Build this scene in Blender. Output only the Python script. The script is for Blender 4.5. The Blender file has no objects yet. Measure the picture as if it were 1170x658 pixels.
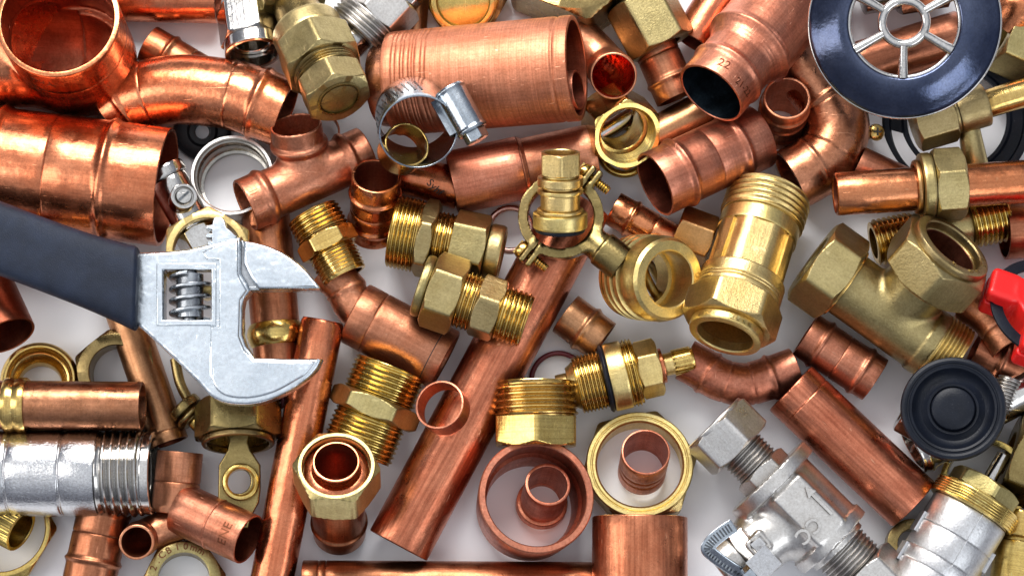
import bpy, math, random
import numpy as np
from mathutils import Vector, Matrix
random.seed(4); PI = math.pi
SC = bpy.context.scene; COL = SC.collection
S = 0.01                                   # one photo pixel on the table = 0.01 units

# ------------------------------------------------------------------ camera
TILT = math.radians(9); DIST = 25.0; TGT = Vector((0, 0, 0.5))
cam_d = bpy.data.cameras.new('camera'); cam = bpy.data.objects.new('camera', cam_d); COL.objects.link(cam)
CLOC = TGT + DIST * Vector((0, -math.sin(TILT), math.cos(TILT)))
cam.location = CLOC; cam.rotation_euler = (TILT, 0, 0)
HF = 5.85 / DIST
cam_d.sensor_width = 36; cam_d.lens = 18 / HF; cam_d.clip_end = 500
SC.camera = cam
_R = Matrix.Rotation(TILT, 3, 'X')
def P(px, py, z=0.0):
    """world point (units) at height z (in photo pixels) seen at photo pixel px, py"""
    d = _R @ Vector(((px - 585) / 585 * HF, (329 - py) / 585 * HF, -1))
    k = (z * S - CLOC.z) / d.z
    return CLOC + d * k
def Pn(p): return np.array(P(*p)) / S      # same, in pixel units

# ------------------------------------------------------------------ materials
def node_mat(name):
    m = bpy.data.materials.new(name); m.use_nodes = True
    nt = m.node_tree; nt.nodes.clear()
    return m, nt, lambda t, **k: _mk(nt, t, k)
def _mk(nt, t, k):
    n = nt.nodes.new(t)
    for a, v in k.items():
        if a.startswith('i_'): n.inputs[a[2:].replace('_', ' ')].default_value = v
        else: setattr(n, a, v)
    return n
def ramp(N, stops):
    r = N('ShaderNodeValToRGB'); e = r.color_ramp.elements
    while len(e) < len(stops): e.new(0.5)
    for q, (p, c) in zip(e, stops):
        q.position = p; q.color = c if len(c) == 4 else (*c, 1)
    return r
def mixc(nt, N, fac, a, b, mode='MIX'):
    m = N('ShaderNodeMix', data_type='RGBA', blend_type=mode)
    for sock, v in ((m.inputs[0], fac), (m.inputs[6], a), (m.inputs[7], b)):
        if hasattr(v, 'links'): nt.links.new(v, sock)
        else: sock.default_value = v if not isinstance(v, tuple) else (*v, 1) if len(v) == 3 else v
    return m.outputs[2]
def metal(name, c1, c2, rough=0.28, rvar=0.12, streak=0.5, blotch=3.0, grain=0.0, wob=0.02, ring=0.0, metallic=1.0, huevar=0.012, valvar=0.22, dirt=0.0, spots=0.0, scr=1.0, speck=0.8, dirtcol=(0.05, 0.03, 0.015)):
    m, nt, N = node_mat(name); L = nt.links.new
    out = N('ShaderNodeOutputMaterial'); b = N('ShaderNodeBsdfPrincipled'); L(b.outputs[0], out.inputs[0])
    tc = N('ShaderNodeTexCoord'); oi = N('ShaderNodeObjectInfo')
    off = N('ShaderNodeVectorMath', operation='ADD'); mul = N('ShaderNodeMath', operation='MULTIPLY'); mul.inputs[1].default_value = 37.0
    L(oi.outputs['Random'], mul.inputs[0]); L(tc.outputs['Object'], off.inputs[0]); L(mul.outputs[0], off.inputs[1])
    co = off.outputs[0]
    def noise(scale, detail=4, mp=None, r=0.55):
        n = N('ShaderNodeTexNoise'); n.inputs['Scale'].default_value = scale; n.inputs['Detail'].default_value = detail; n.inputs['Roughness'].default_value = r
        if mp is not None:
            v = N('ShaderNodeMapping'); v.inputs['Scale'].default_value = mp[0]
            if len(mp) > 1: v.inputs['Rotation'].default_value = mp[1]
            L(co, v.inputs[0]); L(v.outputs[0], n.inputs['Vector'])
        else: L(co, n.inputs['Vector'])
        return n.outputs['Fac']
    bl = noise(blotch, 6, r=0.65)
    r1 = ramp(N, [(0.34, (0, 0, 0)), (0.66, (1, 1, 1))]); L(bl, r1.inputs[0])
    col = mixc(nt, N, r1.outputs[0], c1, c2)
    # lines drawn along the axis and turned around it
    st = noise(1.0, 3, ((26, 26, 1.1),)); r2 = ramp(N, [(0.35, (0.62, 0.56, 0.54)), (0.62, (1.0, 1.0, 1.0))]); L(st, r2.inputs[0])
    col = mixc(nt, N, streak, col, mixc(nt, N, 1.0, col, r2.outputs[0], 'MULTIPLY'))
    if ring > 0:
        rg = noise(1.0, 3, ((1.2, 1.2, 55),)); r3 = ramp(N, [(0.36, (0.6, 0.56, 0.5)), (0.62, (1.05, 1.05, 1.05))]); L(rg, r3.inputs[0])
        col = mixc(nt, N, ring, col, mixc(nt, N, 1.0, col, r3.outputs[0], 'MULTIPLY'))
    # fine speckle
    fs = noise(42, 3, r=0.7); r4 = ramp(N, [(0.3, (0.72, 0.7, 0.68)), (0.6, (1, 1, 1))]); L(fs, r4.inputs[0])
    col = mixc(nt, N, speck, col, mixc(nt, N, 1.0, col, r4.outputs[0], 'MULTIPLY'))
    if spots > 0:
        sp = noise(9, 5, r=0.75); r5 = ramp(N, [(0.60, (0, 0, 0)), (0.70, (1, 1, 1))]); L(sp, r5.inputs[0])
        ms = N('ShaderNodeMath', operation='MULTIPLY'); ms.inputs[1].default_value = spots; L(r5.outputs[0], ms.inputs[0])
        col = mixc(nt, N, ms.outputs[0], col, dirtcol)
    # scratches
    s1 = noise(1.0, 2, ((2.0, 60, 5), (0.5, 0.9, 0.4))); s2 = noise(1.0, 2, ((60, 3, 6), (1.1, 0.2, 0.9)))
    mx = N('ShaderNodeMath', operation='MAXIMUM'); L(s1, mx.inputs[0]); L(s2, mx.inputs[1])
    r6 = ramp(N, [(0.70, (0, 0, 0)), (0.76, (1, 1, 1))]); L(mx.outputs[0], r6.inputs[0])
    sm = N('ShaderNodeMath', operation='MULTIPLY'); sm.inputs[1].default_value = 0.30 * scr; L(r6.outputs[0], sm.inputs[0])
    col = mixc(nt, N, sm.outputs[0], col, tuple(min(1, x * 1.5 + 0.08) for x in c1))
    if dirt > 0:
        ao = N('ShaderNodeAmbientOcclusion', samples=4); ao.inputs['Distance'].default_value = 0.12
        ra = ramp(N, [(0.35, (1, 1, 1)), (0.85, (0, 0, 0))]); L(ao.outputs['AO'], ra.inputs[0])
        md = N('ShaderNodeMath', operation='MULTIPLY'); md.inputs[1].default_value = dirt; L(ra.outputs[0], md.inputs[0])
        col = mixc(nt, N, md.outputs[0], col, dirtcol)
    hs = N('ShaderNodeHueSaturation')
    a1 = N('ShaderNodeMapRange'); a1.inputs['To Min'].default_value = 0.5 - huevar / 2; a1.inputs['To Max'].default_value = 0.5 + huevar / 2
    a2 = N('ShaderNodeMapRange'); a2.inputs['To Min'].default_value = 1 - valvar; a2.inputs['To Max'].default_value = 1 + valvar * 0.3
    fr = N('ShaderNodeMath', operation='FRACT'); m7 = N('ShaderNodeMath', operation='MULTIPLY'); m7.inputs[1].default_value = 7.31
    L(oi.outputs['Random'], m7.inputs[0]); L(m7.outputs[0], fr.inputs[0])
    L(oi.outputs['Random'], a1.inputs[0]); L(fr.outputs[0], a2.inputs[0])
    L(a1.outputs[0], hs.inputs['Hue']); L(a2.outputs[0], hs.inputs['Value']); L(col, hs.inputs['Color'])
    L(hs.outputs[0], b.inputs['Base Color'])
    b.inputs['Metallic'].default_value = metallic
    rr = N('ShaderNodeMapRange'); rr.inputs['From Min'].default_value = 0.3; rr.inputs['From Max'].default_value = 0.7
    rr.inputs['To Min'].default_value = max(0.03, rough - rvar); rr.inputs['To Max'].default_value = rough + rvar
    n5 = noise(5, 6, r=0.7); L(n5, rr.inputs[0]); L(rr.outputs[0], b.inputs['Roughness'])
    # bump: soft dents, drawing lines, cast grain
    hsum = None
    def addh(src, k):
        nonlocal hsum
        q = N('ShaderNodeMath', operation='MULTIPLY'); q.inputs[1].default_value = k; L(src, q.inputs[0])
        if hsum is None: hsum = q.outputs[0]
        else:
            p = N('ShaderNodeMath', operation='ADD'); L(hsum, p.inputs[0]); L(q.outputs[0], p.inputs[1]); hsum = p.outputs[0]
    addh(noise(2.6, 3), wob)
    addh(st, 0.0012); addh(r6.outputs[0], -0.0008 * scr)
    if ring > 0: addh(rg, 0.0022 * ring)
    if grain > 0: addh(noise(38, 4, r=0.7), 0.004 * grain)
    bp = N('ShaderNodeBump'); bp.inputs['Distance'].default_value = 1.0; bp.inputs['Strength'].default_value = 1.0
    L(hsum, bp.inputs['Height']); L(bp.outputs[0], b.inputs['Normal'])
    return m
def plain(name, c, rough, grain=0.3, spec=0.5, var=0.25, gscale=60):
    m, nt, N = node_mat(name); L = nt.links.new
    out = N('ShaderNodeOutputMaterial'); b = N('ShaderNodeBsdfPrincipled'); L(b.outputs[0], out.inputs[0])
    tc = N('ShaderNodeTexCoord'); n = N('ShaderNodeTexNoise'); n.inputs['Scale'].default_value = 5; n.inputs['Detail'].default_value = 6
    L(tc.outputs['Object'], n.inputs['Vector'])
    r = ramp(N, [(0.3, tuple(x * (1 - var) for x in c)), (0.7, tuple(min(1, x * (1 + var)) for x in c))]); L(n.outputs['Fac'], r.inputs[0])
    f = N('ShaderNodeTexNoise'); f.inputs['Scale'].default_value = gscale; f.inputs['Detail'].default_value = 4; L(tc.outputs['Object'], f.inputs['Vector'])
    # pale dust specks
    d = ramp(N, [(0.66, (0, 0, 0)), (0.74, (0.35, 0.35, 0.35))]); L(f.outputs['Fac'], d.inputs[0])
    c2 = mixc(nt, N, d.outputs[0], r.outputs[0], tuple(min(1, x * 1.6 + 0.10) for x in c))
    L(c2, b.inputs['Base Color']); b.inputs['Roughness'].default_value = rough; b.inputs['Specular IOR Level'].default_value = spec
    bp = N('ShaderNodeBump'); bp.inputs['Distance'].default_value = 0.006 * grain; L(f.outputs['Fac'], bp.inputs['Height']); L(bp.outputs[0], b.inputs['Normal'])
    return m
M = {}
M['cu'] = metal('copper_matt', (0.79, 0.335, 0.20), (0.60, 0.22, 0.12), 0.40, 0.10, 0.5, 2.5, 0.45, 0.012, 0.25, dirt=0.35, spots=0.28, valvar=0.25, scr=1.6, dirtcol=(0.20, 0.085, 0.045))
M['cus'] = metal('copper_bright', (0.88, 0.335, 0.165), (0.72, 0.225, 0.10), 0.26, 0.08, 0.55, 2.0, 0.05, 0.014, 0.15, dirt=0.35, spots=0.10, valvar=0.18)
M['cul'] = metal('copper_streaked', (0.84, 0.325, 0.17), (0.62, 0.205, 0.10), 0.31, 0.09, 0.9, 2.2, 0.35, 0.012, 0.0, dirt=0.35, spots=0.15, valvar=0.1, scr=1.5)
M['cui'] = metal('copper_inside', (0.50, 0.155, 0.085), (0.33, 0.095, 0.05), 0.38, 0.08, 0.3, 3.0, 0.3, 0.01, 0.3, dirt=0.2, valvar=0.2)  # inner-wall copper: shade of the bore painted in, along with tarnish
M['cur'] = metal('copper_red_inside', (0.80, 0.10, 0.05), (0.60, 0.06, 0.03), 0.25, 0.08, 0.2, 6.0, 0.3, 0.05, 0.1)  # red of light bouncing inside the mouth, painted into the colour
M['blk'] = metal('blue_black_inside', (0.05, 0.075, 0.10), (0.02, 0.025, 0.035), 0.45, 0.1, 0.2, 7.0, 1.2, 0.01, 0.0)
M['cum'] = metal('copper_scuffed', (0.76, 0.31, 0.18), (0.64, 0.235, 0.125), 0.52, 0.07, 0.35, 3.0, 0.6, 0.008, 0.5, dirt=0.35, spots=0.15, valvar=0.0, scr=2.6)
M['cuo'] = metal('copper_olive_brown', (0.58, 0.30, 0.15), (0.42, 0.20, 0.095), 0.36, 0.07, 0.4, 2.2, 0.3, 0.008, 0.15, dirt=0.4, spots=0.15, valvar=0.1)
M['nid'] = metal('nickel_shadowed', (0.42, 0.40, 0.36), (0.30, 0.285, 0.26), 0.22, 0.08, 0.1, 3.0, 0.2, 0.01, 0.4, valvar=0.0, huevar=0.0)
M['cub'] = metal('copper_brown', (0.60, 0.245, 0.13), (0.42, 0.155, 0.075), 0.34, 0.08, 0.6, 2.2, 0.15, 0.010, 0.2, dirt=0.4, spots=0.2, valvar=0.15)
M['cup'] = metal('copper_patina', (0.74, 0.315, 0.18), (0.46, 0.18, 0.095), 0.30, 0.10, 0.4, 3.0, 0.25, 0.016, 0.15, dirt=0.4, spots=0.65, dirtcol=(0.10, 0.055, 0.03))
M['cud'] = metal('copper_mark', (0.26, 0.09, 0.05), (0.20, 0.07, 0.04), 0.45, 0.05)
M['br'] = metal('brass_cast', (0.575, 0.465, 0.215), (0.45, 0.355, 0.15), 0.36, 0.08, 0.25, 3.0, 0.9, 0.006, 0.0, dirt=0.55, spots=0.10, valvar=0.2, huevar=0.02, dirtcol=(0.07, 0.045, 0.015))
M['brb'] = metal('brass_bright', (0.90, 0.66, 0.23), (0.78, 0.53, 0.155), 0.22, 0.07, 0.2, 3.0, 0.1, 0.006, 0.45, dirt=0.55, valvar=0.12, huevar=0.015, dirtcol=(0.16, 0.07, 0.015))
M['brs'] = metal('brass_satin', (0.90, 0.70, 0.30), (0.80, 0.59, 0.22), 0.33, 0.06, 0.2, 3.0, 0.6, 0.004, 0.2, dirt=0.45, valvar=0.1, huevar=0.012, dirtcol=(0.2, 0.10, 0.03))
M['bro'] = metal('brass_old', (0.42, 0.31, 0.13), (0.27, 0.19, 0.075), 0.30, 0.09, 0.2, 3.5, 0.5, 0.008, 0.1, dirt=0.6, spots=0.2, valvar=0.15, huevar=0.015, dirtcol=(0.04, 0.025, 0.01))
M['brz'] = metal('bronze', (0.62, 0.34, 0.14), (0.48, 0.25, 0.10), 0.34, 0.07, 0.2, 3.0, 0.7, 0.006, 0.0, dirt=0.5, valvar=0.1)
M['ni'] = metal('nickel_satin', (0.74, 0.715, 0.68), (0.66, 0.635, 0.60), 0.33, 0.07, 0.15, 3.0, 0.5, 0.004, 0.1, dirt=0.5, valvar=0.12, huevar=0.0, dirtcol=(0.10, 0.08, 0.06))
M['sil'] = metal('silver_cast', (0.74, 0.74, 0.745), (0.64, 0.64, 0.645), 0.36, 0.07, 0.1, 3.0, 1.3, 0.006, 0.0, dirt=0.45, valvar=0.08, huevar=0.0, dirtcol=(0.12, 0.12, 0.12))
M['chr'] = metal('chrome', (0.72, 0.70, 0.67), (0.62, 0.60, 0.57), 0.15, 0.05, 0.1, 3.0, 0.0, 0.005, 0.1, dirt=0.4, valvar=0.1, huevar=0.0, scr=0.5, dirtcol=(0.06, 0.05, 0.04))
M['chi'] = metal('chrome_wavy', (0.68, 0.68, 0.69), (0.62, 0.62, 0.63), 0.10, 0.03, 0.1, 3.0, 0.9, 0.012, 0.0, dirt=0.4, valvar=0.0, huevar=0.0, dirtcol=(0.10, 0.09, 0.08))
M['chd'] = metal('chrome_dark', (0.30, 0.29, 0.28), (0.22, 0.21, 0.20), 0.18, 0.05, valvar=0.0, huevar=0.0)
M['chb'] = metal('chrome_blue', (0.115, 0.135, 0.205), (0.055, 0.07, 0.125), 0.17, 0.05, 0.0, 1.4, 0.0, 0.003, 0.0, valvar=0.0, huevar=0.0, scr=0.3)  # navy base colour stands in for dark surroundings mirrored in chrome
M['zn'] = metal('zinc_plate', (0.52, 0.57, 0.62), (0.42, 0.47, 0.52), 0.22, 0.07, 0.15, 3.0, 0.1, 0.012, 0.0, dirt=0.4, valvar=0.05, huevar=0.0, dirtcol=(0.06, 0.07, 0.08))
M['znd'] = metal('zinc_dark', (0.16, 0.175, 0.19), (0.12, 0.13, 0.14), 0.3, 0.07, valvar=0.0, huevar=0.0)
M['st'] = metal('wrench_steel', (0.77, 0.83, 0.875), (0.66, 0.725, 0.78), 0.27, 0.05, 0.25, 1.6, 0.12, 0.030, 0.0, speck=0.2, scr=0.4, dirt=0.55, valvar=0.0, huevar=0.0, dirtcol=(0.10, 0.11, 0.13))
M['std'] = metal('worm_steel', (0.60, 0.63, 0.66), (0.48, 0.51, 0.54), 0.28, 0.06, 0.05, 3.5, 0.2, 0.006, 0.0, dirt=0.7, valvar=0.0, huevar=0.0, dirtcol=(0.05, 0.05, 0.055))
M['wht'] = plain('solder_grey', (0.45, 0.42, 0.40), 0.5)
M['rub'] = plain('rubber_black', (0.006, 0.008, 0.014), 0.38, 0.35, 0.22)
M['rubd'] = plain('rubber_matt', (0.010, 0.011, 0.014), 0.5, 0.3, 0.4)
M['grip'] = plain('grip_rubber', (0.009, 0.014, 0.028), 0.48, 1.0, 0.22, 0.3, 90)
M['red'] = plain('red_plastic', (0.74, 0.013, 0.012), 0.33, 0.25, 0.5, 0.1)
M['oring'] = plain('dark_red_rubber', (0.13, 0.012, 0.022), 0.45, 0.2)
M['ink'] = plain('ink', (0.02, 0.012, 0.01), 0.6)
M['pink'] = metal('copper_pale', (0.80, 0.50, 0.42), (0.72, 0.42, 0.34), 0.3)

# ------------------------------------------------------------------ object bookkeeping
WM = {}
def tag(o, label=None, cat=None, group=None, kind=None):
    if label: o['label'] = label
    if cat: o['category'] = cat
    if group: o['group'] = group
    if kind: o['kind'] = kind
    return o
def empty(name, Mx, label, cat, group=None):
    o = bpy.data.objects.new(name, None); COL.objects.link(o); o.empty_display_size = 0.1
    o.matrix_world = Mx; WM[o] = Mx.copy(); return tag(o, label, cat, group)
def mesh(name, vf, mat, parent=None, Mx=None, sharp=32):
    v, f = vf
    me = bpy.data.meshes.new(name)
    me.from_pydata((np.asarray(v, float) * S).tolist(), [], [list(map(int, q)) for q in f])
    me.validate()
    me.polygons.foreach_set('use_smooth', [True] * len(me.polygons))
    me.set_sharp_from_angle(angle=math.radians(sharp))
    me.materials.append(M[mat] if isinstance(mat, str) else mat)
    o = bpy.data.objects.new(name, me); COL.objects.link(o)
    Mx = Mx if Mx is not None else (WM[parent] if parent else Matrix())
    WM[o] = Mx.copy()
    if parent:
        o.parent = parent; o.matrix_parent_inverse = Matrix(); o.matrix_basis = WM[parent].inverted() @ Mx
    else: o.matrix_world = Mx
    return o
def frame(A, B, world=False):
    a = Vector(A) if world else P(*A); b = Vector(B) if world else P(*B)
    z = (b - a); L = z.length / S; z.normalize()
    up = Vector((0, 0, 1)) if abs(z.z) < 0.9 else Vector((0, 1, 0))
    x = (up - z * up.dot(z)).normalized(); y = z.cross(x)
    Mx = Matrix((x, y, z)).transposed().to_4x4(); Mx.translation = a
    return Mx, L
def locm(p):
    return Matrix.Translation(P(*p))

# ------------------------------------------------------------------ geometry (pixel units, local axis = z)
def join(*vfs):
    V, F, o = [], [], 0
    for v, f in vfs:
        v = np.asarray(v, float); V.append(v); F += [[i + o for i in q] for q in f]; o += len(v)
    return np.concatenate(V), F
def lathe(prof, n=96, closed=True, rfun=None):
    prof = np.asarray(prof, float); m = len(prof)
    th = np.arange(n) * 2 * PI / n
    V = np.zeros((m, n, 3))
    for i, (z, r) in enumerate(prof):
        rr = np.full(n, r) if rfun is None else rfun(th, z, r)
        V[i, :, 0] = rr * np.cos(th); V[i, :, 1] = rr * np.sin(th); V[i, :, 2] = z
    F = []
    for i in range(m if closed else m - 1):
        j = (i + 1) % m
        for k in range(n):
            q = (k + 1) % n; F.append([i * n + k, i * n + q, j * n + q, j * n + k])
    return V.reshape(-1, 3), F
def solid_prof(pts):  # pts from axis side: list (z,r) outer; closes on the axis with tiny radius
    return [(pts[0][0], 0.02)] + list(pts) + [(pts[-1][0], 0.02)]
def tube_prof(z0, z1, r, ri, beads=(), lines=(), b=0.9, r2=None, extra=None):
    """closed profile; beads = (z, height, halfwidth)"""
    r2 = r if r2 is None else r2
    zs = set(np.linspace(z0 + b, z1 - b, 9))
    for (zc, h, w) in beads:
        for q in np.linspace(-2.4, 2.4, 17): zs.add(zc + q * w)
    for zc in lines:
        for q in (-1.6, -0.8, 0, 0.8, 1.6): zs.add(zc + q)
    zs = sorted(q for q in zs if z0 + b <= q <= z1 - b)
    out = []
    def R(z):
        t = (z - z0) / (z1 - z0); v = r + (r2 - r) * t
        for (zc, h, w) in beads: v += h * math.exp(-((z - zc) / w) ** 2)
        for zc in lines: v -= 0.9 * math.exp(-((z - zc) / 0.8) ** 2)
        if extra: v += extra(z)
        return v
    pts = [(z0, R(z0 + b) - b), (z0 + b * .3, R(z0 + b) - b * .3)] + [(z, R(z)) for z in zs] + [(z1 - b * .3, R(z1 - b) - b * .3), (z1, R(z1 - b) - b)]
    if ri > 0:
        t = b * .5
        inner = [(z1, ri + t), (z1 - t, ri)] + [(z, ri) for z in np.linspace(z1 - 2, z0 + 2, 5)] + [(z0 + t, ri), (z0, ri + t)]
        return pts + inner
    return solid_prof(pts)
def hexr(th, R, phase, rnd=0.985):
    a = R * math.cos(PI / 6); q = (th - phase) % (PI / 3) - PI / 6
    q = ((th - phase + PI / 6) % (PI / 3)) - PI / 6
    return np.minimum(a / np.cos(q), R * rnd)
def nut_vf(z0, L, R, ri, phase=0.0, ch=(1, 1), n=120, slope=0.62, rnd=0.985):
    a = R * 0.866; d = R * (1 - 0.858) * slope
    zs = []
    base = [0, .12, .3, .5, .7, .85, 1.0, 1.15]
    e0 = [z0 + d * t * 1 for t in base] if ch[0] else [z0, z0 + .8]
    e1 = [z0 + L - d * t for t in base][::-1] if ch[1] else [z0 + L - .8, z0 + L]
    zs = e0 + e1
    def cone(z):
        c = 1e9
        if ch[0]: c = min(c, R * 0.858 + (z - z0) / slope)
        else: c = min(c, R * .99 if z <= z0 + .01 else 1e9)
        if ch[1]: c = min(c, R * 0.858 + (z0 + L - z) / slope)
        else: c = min(c, R * .99 if z >= z0 + L - .01 else 1e9)
        return c
    def rf(th, z, r):
        if r < 0: return np.minimum(hexr(th, R, phase, rnd), cone(z))
        return np.full(len(th), r)
    prof = [(z, -1) for z in zs]
    if ri > 0: prof += [(z0 + L, ri + 1), (z0 + L - 1, ri), (z0 + 1, ri), (z0, ri + 1)]
    else: prof = [(z0, 0.02)] + prof + [(z0 + L, 0.02)]
    return lathe(prof, n, True, rf)
def thread_vf(z0, L, r, ri, pitch=5.0, h=2.4, n=72, r2=None):
    core = lathe(tube_prof(z0, z0 + L, r - h, ri, b=0.6) , n)
    offs = [(0, 0), (.16, 0), (.50, 1), (.66, 1)]; k = 4
    rows = []
    nt = int(L / pitch) + 3
    for i in range(-1, nt):
        for (o, d) in offs: rows.append(((i + o) * pitch, d))
    cols = n + 1; V = np.zeros((len(rows), cols, 3)); th = np.arange(cols) * 2 * PI / n
    for a, (z, d) in enumerate(rows):
        zz = np.clip(z0 + z + pitch * th / (2 * PI), z0, z0 + L)
        t = (zz - z0) / L
        fade = np.clip(np.minimum(zz - z0, z0 + L - zz) / (pitch * .6), 0, 1)
        rr = r - d * h - (1 - fade) * h * 0.7 + (0 if r2 is None else (r2 - r) * t)
        V[a, :, 0] = rr * np.cos(th); V[a, :, 1] = rr * np.sin(th); V[a, :, 2] = zz
    F = []
    for a in range(len(rows) - 1):
        if V[a + 1, :, 2].max() <= z0 + 1e-6 or V[a, :, 2].min() >= z0 + L - 1e-6: continue
        for c in range(n):
            q = [a * cols + c, a * cols + c + 1, (a + 1) * cols + c + 1, (a + 1) * cols + c]
            z4 = [V.reshape(-1, 3)[w][2] for w in q]
            if max(z4) - min(z4) < 1e-5: continue
            F.append(q)
    return join(core, (V.reshape(-1, 3), F))
def box_vf(c, s, rot=None, bev=0.0):
    x, y, z = s[0] / 2, s[1] / 2, s[2] / 2
    v = np.array([(a * x, b * y, d * z) for a in (-1, 1) for b in (-1, 1) for d in (-1, 1)], float)
    if rot is not None: v = v @ np.array(rot).T
    v = v + np.array(c)
    return v, [[0, 1, 3, 2], [4, 6, 7, 5], [0, 4, 5, 1], [2, 3, 7, 6], [0, 2, 6, 4], [1, 5, 7, 3]]
def catmull(pts, n=14):
    p = [np.array(q, float) for q in pts]; p = [2 * p[0] - p[1]] + p + [2 * p[-1] - p[-2]]; o = []
    for i in range(1, len(p) - 2):
        for t in np.linspace(0, 1, n, endpoint=False):
            a, b, c, d = p[i - 1], p[i], p[i + 1], p[i + 2]
            o.append(0.5 * ((2 * b) + (c - a) * t + (2 * a - 5 * b + 4 * c - d) * t * t + (3 * b - a - 3 * c + d) * t ** 3))
    o.append(p[-2]); return np.array(o)
def sweep(path, rfun, ri=0, n=72, xs=None):
    """tube along a path; rfun(s) outer radius at arc length s; ri inner radius; xs(theta)->(a,b) section factors"""
    path = np.asarray(path, float); m = len(path)
    T = np.gradient(path, axis=0); T /= np.linalg.norm(T, axis=1)[:, None]
    s = np.concatenate([[0], np.cumsum(np.linalg.norm(np.diff(path, axis=0), axis=1))])
    u = np.array((0, 0, 1.0)) if abs(T[0][2]) < 0.9 else np.array((0, 1.0, 0))
    X = [];
    for i in range(m):
        u = u - T[i] * u.dot(T[i]); u /= np.linalg.norm(u); X.append(u.copy())
    X = np.array(X); Y = np.cross(T, X)
    th = np.arange(n) * 2 * PI / n
    ca, sa = (np.cos(th), np.sin(th)) if xs is None else xs(th)
    rows = []
    def row(i, r, dz=0): rows.append(path[i] + T[i] * dz + r * (ca[:, None] * X[i] + sa[:, None] * Y[i]))
    row(0, rfun(s[0]) - .9, -.6)
    for i in range(m): row(i, rfun(s[i]))
    row(m - 1, rfun(s[-1]) - .9, .6)
    if ri > 0:
        row(m - 1, ri + .6, .6)
        for i in range(m - 1, -1, -1): row(i, ri + (0 if i not in (0, m - 1) else .3))
        row(0, ri + .6, -.6)
        closed = True
    else:
        row(m - 1, .02, .6); rows.insert(0, path[0] - T[0] * .6 + .02 * (ca[:, None] * X[0] + sa[:, None] * Y[0])); closed = False
    V = np.array(rows); R = len(rows); F = []
    for i in range(R if closed else R - 1):
        j = (i + 1) % R
        for k in range(n):
            q = (k + 1) % n; F.append([i * n + k, i * n + q, j * n + q, j * n + k])
    return V.reshape(-1, 3), F
def resample(path, step=2.0):
    path = np.asarray(path); s = np.concatenate([[0], np.cumsum(np.linalg.norm(np.diff(path, axis=0), axis=1))])
    k = max(4, int(s[-1] / step)); t = np.linspace(0, s[-1], k)
    return np.stack([np.interp(t, s, path[:, i]) for i in range(3)], 1), s[-1]

# ---- signed distance fields to meshes (naive surface nets)
def nets(f, lo, hi, h):
    lo = np.array(lo, float); hi = np.array(hi, float)
    ns = np.ceil((hi - lo) / h).astype(int) + 1
    ax = [lo[i] + h * np.arange(ns[i]) for i in range(3)]
    G = np.stack(np.meshgrid(*ax, indexing='ij'), -1)
    D = f(G); I = D < 0
    c = tuple(n - 1 for n in ns)
    cor = [(a, b, d) for a in (0, 1) for b in (0, 1) for d in (0, 1)]
    def sl(A, o): return A[o[0]:o[0] + c[0], o[1]:o[1] + c[1], o[2]:o[2] + c[2]]
    cnt = np.zeros(c); acc = np.zeros(c + (3,))
    for a in cor:
        for k in range(3):
            if a[k]: continue
            b = list(a); b[k] = 1; b = tuple(b)
            da, db = sl(D, a), sl(D, b); msk = (da < 0) != (db < 0)
            t = np.where(msk, da / np.where(msk, da - db, 1), 0)
            p = np.zeros(c + (3,)); p[..., :] = np.array(a, float); p[..., k] += t
            acc += np.where(msk[..., None], p, 0); cnt += msk
    act = cnt > 0; idx = -np.ones(c, int); idx[act] = np.arange(act.sum())
    ijk = np.argwhere(act); V = lo + h * (ijk + acc[act] / cnt[act][:, None])
    F = []
    for k in range(3):
        a, b = [(1, 2), (2, 0), (0, 1)][k]
        o0 = [slice(1, n - 1) for n in ns]; o0[k] = slice(0, ns[k] - 1); o1 = list(o0); o1[k] = slice(1, ns[k])
        A, B = I[tuple(o0)], I[tuple(o1)]
        cr = np.argwhere(A != B)
        if len(cr) == 0: continue
        sgn = A[tuple(cr.T)]
        base = cr.copy(); base[:, a] += 1; base[:, b] += 1
        q = []
        for (da, db) in ((-1, -1), (0, -1), (0, 0), (-1, 0)):
            z = base.copy(); z[:, a] += da; z[:, b] += db; q.append(idx[tuple(z.T)])
        q = np.stack(q, 1); q[~sgn] = q[~sgn][:, ::-1]
        F += q.tolist()
    return V, F
def s_cyl(G, a, b, r, r2=None):
    a = np.array(a, float); b = np.array(b, float); u = b - a; L = np.linalg.norm(u); u /= L
    W = G - a; t = W @ u; rad = np.sqrt(np.maximum((W * W).sum(-1) - t * t, 0))
    if r2 is not None: r = r + (r2 - r) * np.clip(t / L, 0, 1)
    q0 = rad - r; q1 = np.abs(t - L / 2) - L / 2
    return np.minimum(np.maximum(q0, q1), 0) + np.sqrt(np.maximum(q0, 0) ** 2 + np.maximum(q1, 0) ** 2)
def s_tor(G, a, u, R, r):
    a = np.array(a, float); u = np.array(u, float); u /= np.linalg.norm(u)
    W = G - a; t = W @ u; rad = np.sqrt(np.maximum((W * W).sum(-1) - t * t, 0))
    return np.sqrt((rad - R) ** 2 + t * t) - r
def s_box(G, c, axes, half, rnd=1.0):
    W = G - np.array(c, float); q = np.stack([np.abs(W @ np.array(x, float)) - (hf - rnd) for x, hf in zip(axes, half)], -1)
    return np.minimum(q.max(-1), 0) + np.sqrt((np.maximum(q, 0) ** 2).sum(-1)) - rnd
def s_sph(G, c, r): return np.linalg.norm(G - np.array(c, float), axis=-1) - r
def smin(a, b, k):
    h = np.clip(0.5 + 0.5 * (b - a) / k, 0, 1); return b + (a - b) * h - k * h * (1 - h)
def smax(a, b, k): return -smin(-a, -b, k)

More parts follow.
